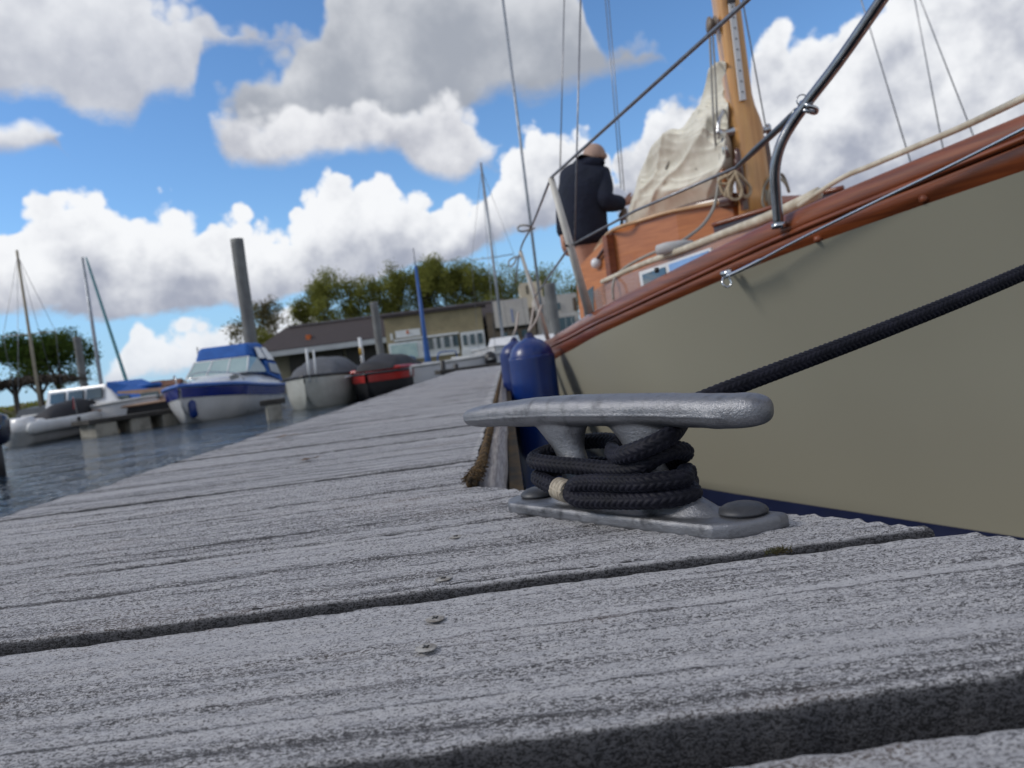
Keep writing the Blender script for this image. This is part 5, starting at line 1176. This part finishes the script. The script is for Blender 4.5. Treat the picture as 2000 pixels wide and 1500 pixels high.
# ================================================================ trees
def tree(px,pyt,Y,hw,label,leaf=LEAF,nl=5200,ls=.17,bare=.0,group=None,bush=False,thick=.20,seed=1,pendul=False,fan=.75):
    r=np.random.RandomState(seed); top=at(px,pyt,Y); h=float(top[2]-GZ_); x0=float(top[0])+h*0.0; W=hw
    t=empty('tree',(x0,Y,GZ_),label,'tree',group=group)
    tips=[];mb=MB()
    def grow(p,d,L,r0,lev):
        n=4; P=[p]; q=p.copy(); dd=d.copy()
        for i in range(n):
            dd=unit(dd+r.normal(0,.12,3)+np.array([0,0,.06])); q=q+dd*L/n; P.append(q.copy())
        mb.tube(P,np.linspace(r0,r0*.55,n+1),5 if lev>1 else 8,cap=False)
        if lev>=4 or L<.5: tips.append((q,dd)); tips.append((P[2],dd)); return
        for k in range(3 if lev<3 else 3):
            a=r.uniform(0,2*math.pi); s=r.uniform(.35,fan)*(1.0 if lev else .9)
            side=unit(np.cross(dd,[math.cos(a),math.sin(a),.3])); nd=unit(dd*(1-s*.35)+side*s)
            grow(P[r.randint(2,5)] if k else q,nd,L*r.uniform(.62,.82),r0*.55,lev+1)
    base=np.array([x0,Y,GZ_]); grow(base,np.array([0,0,1.]),h*.30,thick,0)
    Vt=np.concatenate(mb.V); ctr=Vt.mean(0); ext=(Vt[:,2].max()-GZ_); sx_=W/max(1e-3,np.abs(Vt[:,0]-x0).max()); sz_=(h*.97)/ext
    def sc(P): P=np.asarray(P,float).copy(); P[...,0]=x0+(P[...,0]-x0)*sx_; P[...,1]=Y+(P[...,1]-Y)*sx_; P[...,2]=GZ_+(P[...,2]-GZ_)*sz_; return P
    mb.V=[sc(v) for v in mb.V]; mb.build('trunk',BARK,t)
    T=np.array([q for q,_ in tips]); T=sc(T)
    nc=46; q_=r.normal(0,1,(nc,3)); q_/=np.linalg.norm(q_,axis=1)[:,None]; q_*=r.uniform(.35,1,(nc,1))**.5; CC=np.array([x0,Y,GZ_+h*.63])+q_*[W*.88,W*.88,h*.33]
    pick=np.where(r.rand(nl,1)<(.25 if bush else .5),CC[r.randint(0,nc,nl)],T[r.randint(0,len(T),nl)]); sig=W*.14
    C=pick+r.normal(0,1,(nl,3))*[sig,sig,sig*.8]
    keep=r.rand(nl)<np.clip((C[:,2]-GZ_)/h*1.9-.35,.12,1) if not bush else np.ones(nl,bool); C=C[keep]; C=C[C[:,2]>GZ_+h*.08]; C=C[C[:,2]<GZ_+h*1.03]; n=len(C)
    u_=r.normal(0,1,(n,3)); u_/=np.linalg.norm(u_,axis=1)[:,None]; v_=np.cross(u_,r.normal(0,1,(n,3))); v_/=np.linalg.norm(v_,axis=1)[:,None]
    s_=ls*r.uniform(.5,1.3,(n,1)); Q=np.stack([C-u_*s_,C-v_*s_*.6,C+u_*s_,C+v_*s_*.6],1).reshape(-1,3)
    Fc=np.arange(4*n).reshape(-1,4); mk('crown',Q,Fc,leaf,t,smooth=False)
    return t
LB=['large round-headed spring tree, leftmost of the green row behind the dark roof','low green tree filling the gap beside the round-headed one','upright tree with twin crowns above the middle of the dark roof','broad olive crown just left of the blue mast','tall broad crown just right of the blue mast','full crowned tree above the beige gable','thinner leaved tree above the taupe building','sparse half bare tree near the tall grey mast','bluish sparse tree behind the yacht stanchions','sparse tree seen between stanchion and cabin']
for i,(px,py,hw,nl,lf) in enumerate(((642,520,3.3,7000,LEAF),(604,575,2.0,2200,LEAF),(702,535,2.9,5200,LEAF),(750,518,3.0,6500,LEAF),(800,508,3.2,7500,LEAF),(858,504,3.3,8000,LEAF),(905,510,3.0,5500,LEAF),(945,516,3.0,3600,LEAF),(985,512,2.9,2000,LEAF),(1030,530,2.6,1700,LEAF))):
    tree(px,py,82,hw,LB[i],lf,int(nl*2.1),.115,seed=20+i,thick=.20,group='trees behind the harbour building')
tree(1085,515,84,3.2,'dark sparse tree rising behind the stanchion and rail ropes of the yacht',LEAF,5000,.12,seed=41,group='trees behind the harbour building')
tree(1125,545,84,2.6,'sparse tree mostly hidden by the cabin of the yacht',LEAF,3000,.12,seed=42,group='trees behind the harbour building')
tree(530,582,76,2.5,'pale nearly bare tree just right of the tallest mooring pile',LEAFP,2600,.13,seed=51,bush=True,thick=.14)
tree(478,598,78,2.2,'pale nearly bare tree behind and left of the tallest mooring pile',LEAFP,1900,.13,seed=52,bush=True,thick=.12)
tree(505,640,70,1.2,'small green bush-like tree at the left end of the dark roof',LEAF,1500,.14,seed=53,bush=True,thick=.10)
tree(100,648,46,2.45,'dark green leafy tree behind the tan mast at far left',LEAFD,14000,.10,seed=61,thick=.13,fan=1.0)
# timber canopy on posts with a shaggy dark roof, far left
c=at(45,760,30); cp=empty('open_shelter',(c[0],30,GZ_),'low open shelter with a dark shaggy roof on posts at the far left','shelter')
rt=[at(-30,757,30),at(45,741,30),at(120,735,30),at(136,742,30)]
mb=MB()
for i in range(700):
    t=rng.uniform(0,1); p=spl([np.array(q) for q in rt],n=50)[int(t*49)]; q=p+rng.normal(0,1,3)*[.1,.5,.055]; d=np.array([rng.normal(0,.25),rng.normal(0,.3),-.22]); mb.tube([q,q+d],[.03,.008],3,cap=False)
P=spl([np.array(q) for q in rt],n=20); mb.tube(P,.09,8); mb.build('roof',pbr('thatch_dark',(.035,.028,.022),.95,0,(.06,.048,.03),4),cp)
for px in (27,76):
    a=at(px,748,30.2); mb=MB(); mb.tube([(a[0],a[1],GZ_-.3),(a[0],a[1],a[2])],.10,10); mb.tube([(a[0],a[1],a[2]-.55),(a[0]-.35,a[1],a[2]-.05)],.05,6); mb.tube([(a[0],a[1],a[2]-.55),(a[0]+.35,a[1],a[2]-.05)],.05,6); mb.build('post',BARK,cp)
pontoon(-80,850,27,260,812,33,1.6,'grey quay pontoon under the open shelter at far left',5,.42)
# far shore on the left: low wooded rise and a few distant roofs
mb=MB(); r=rng
hb_=[]
for i in range(60):
    x=-190+i*3.2; hb_.append([(x,150,-.3),(x,152,1.2+1.4*vnoise(i*.23,0.,3)+.6*vnoise(i*.9,0.,5)),(x,165,1.6+1.2*vnoise(i*.2,1.,3)),(x,190,-.3)])
V,Fc=loft(hb_,closed=False,caps=False); mb.add(V,Fc); tag(mb.build('wooded_rise',pbr('far_woodland',(.07,.085,.035),.95,0,(.12,.10,.06),.3,bs=.6,bd=1.)),kind='structure')
mb=MB()
for i in range(5000):
    x=rng.uniform(-190,0); z=1.1+1.6*vnoise((x+190)/3.2*.23,0.,3); c=np.array([x,rng.uniform(150,156),rng.uniform(.0,z+.5)]); u_=rng.normal(0,1,3);u_/=np.linalg.norm(u_);v_=np.cross(u_,rng.normal(0,1,3));v_/=np.linalg.norm(v_); s_=rng.uniform(.25,.6)
    mb.add([c-u_*s_,c-v_*s_,c+u_*s_,c+v_*s_],[(0,1,2,3)])
tag(mb.build('far_woodland',LEAF,smooth=False),kind='stuff')
for i,(px,py,w_) in enumerate(((262,757,3.2),(300,752,3.8),(338,748,3.0))):
    a=at(px,py,120); h=empty('distant_house',(a[0],120,-.3),('distant brown roofed house, leftmost of three on the far shore','distant tan house in the middle of the three on the far shore','distant reddish roofed house nearest the speedboat')[i],'house',group='houses on the far shore')
    mb=MB(); mb.box((a[0],120,(a[2]-.3)/2-.2),(w_,3,a[2]+.0)); mb.build('wall',TAUPE,h,smooth=False)
    mb=MB(); z=a[2]-.3; mb.add([(a[0]-w_*.55,118.3,z),(a[0]+w_*.55,118.3,z),(a[0]+w_*.55,121.7,z),(a[0]-w_*.55,121.7,z),(a[0]-w_*.5,120,z+.9),(a[0]+w_*.5,120,z+.9)],[(0,1,5,4),(2,3,4,5),(1,2,5),(3,0,4),(3,2,1,0)]); mb.build('roof',pbr('tile_red',(.16,.075,.05),.9),h,smooth=False)
# light aircraft warning mast? (thin pole with pennant on the shore)
a=at(388,700,60); mb=MB(); mb.tube([(a[0],60,GZ_),(a[0],60,a[2]+.9)],.05,6); o=tag(mb.build('flag_pole',WIRE),'thin dark flag pole left of the blue canopy on the far shore','pole')
# wires of other rigs at the upper right, from boats beyond the yacht
for i,(p0,p1,Y,lab) in enumerate((((1676,-20),(1774,302),9,'thin rigging wire, leftmost of the three behind the pulpit tube'),((1783,-20),(1840,280),9.4,'thin rigging wire, middle of the three at the upper right'),((1790,-20),(1900,262),9.4,'thin rigging wire, rightmost of the three at the upper right'))):
    a=at(*p0,Y);b_=at(*p1,Y); d=(b_-a); mb=MB(); mb.tube([a-d*.3,b_+d*.25],.0075,6); tag(mb.build('rigging_wire',WIRE),lab,'rigging wire',group='rigging wires at the upper right')
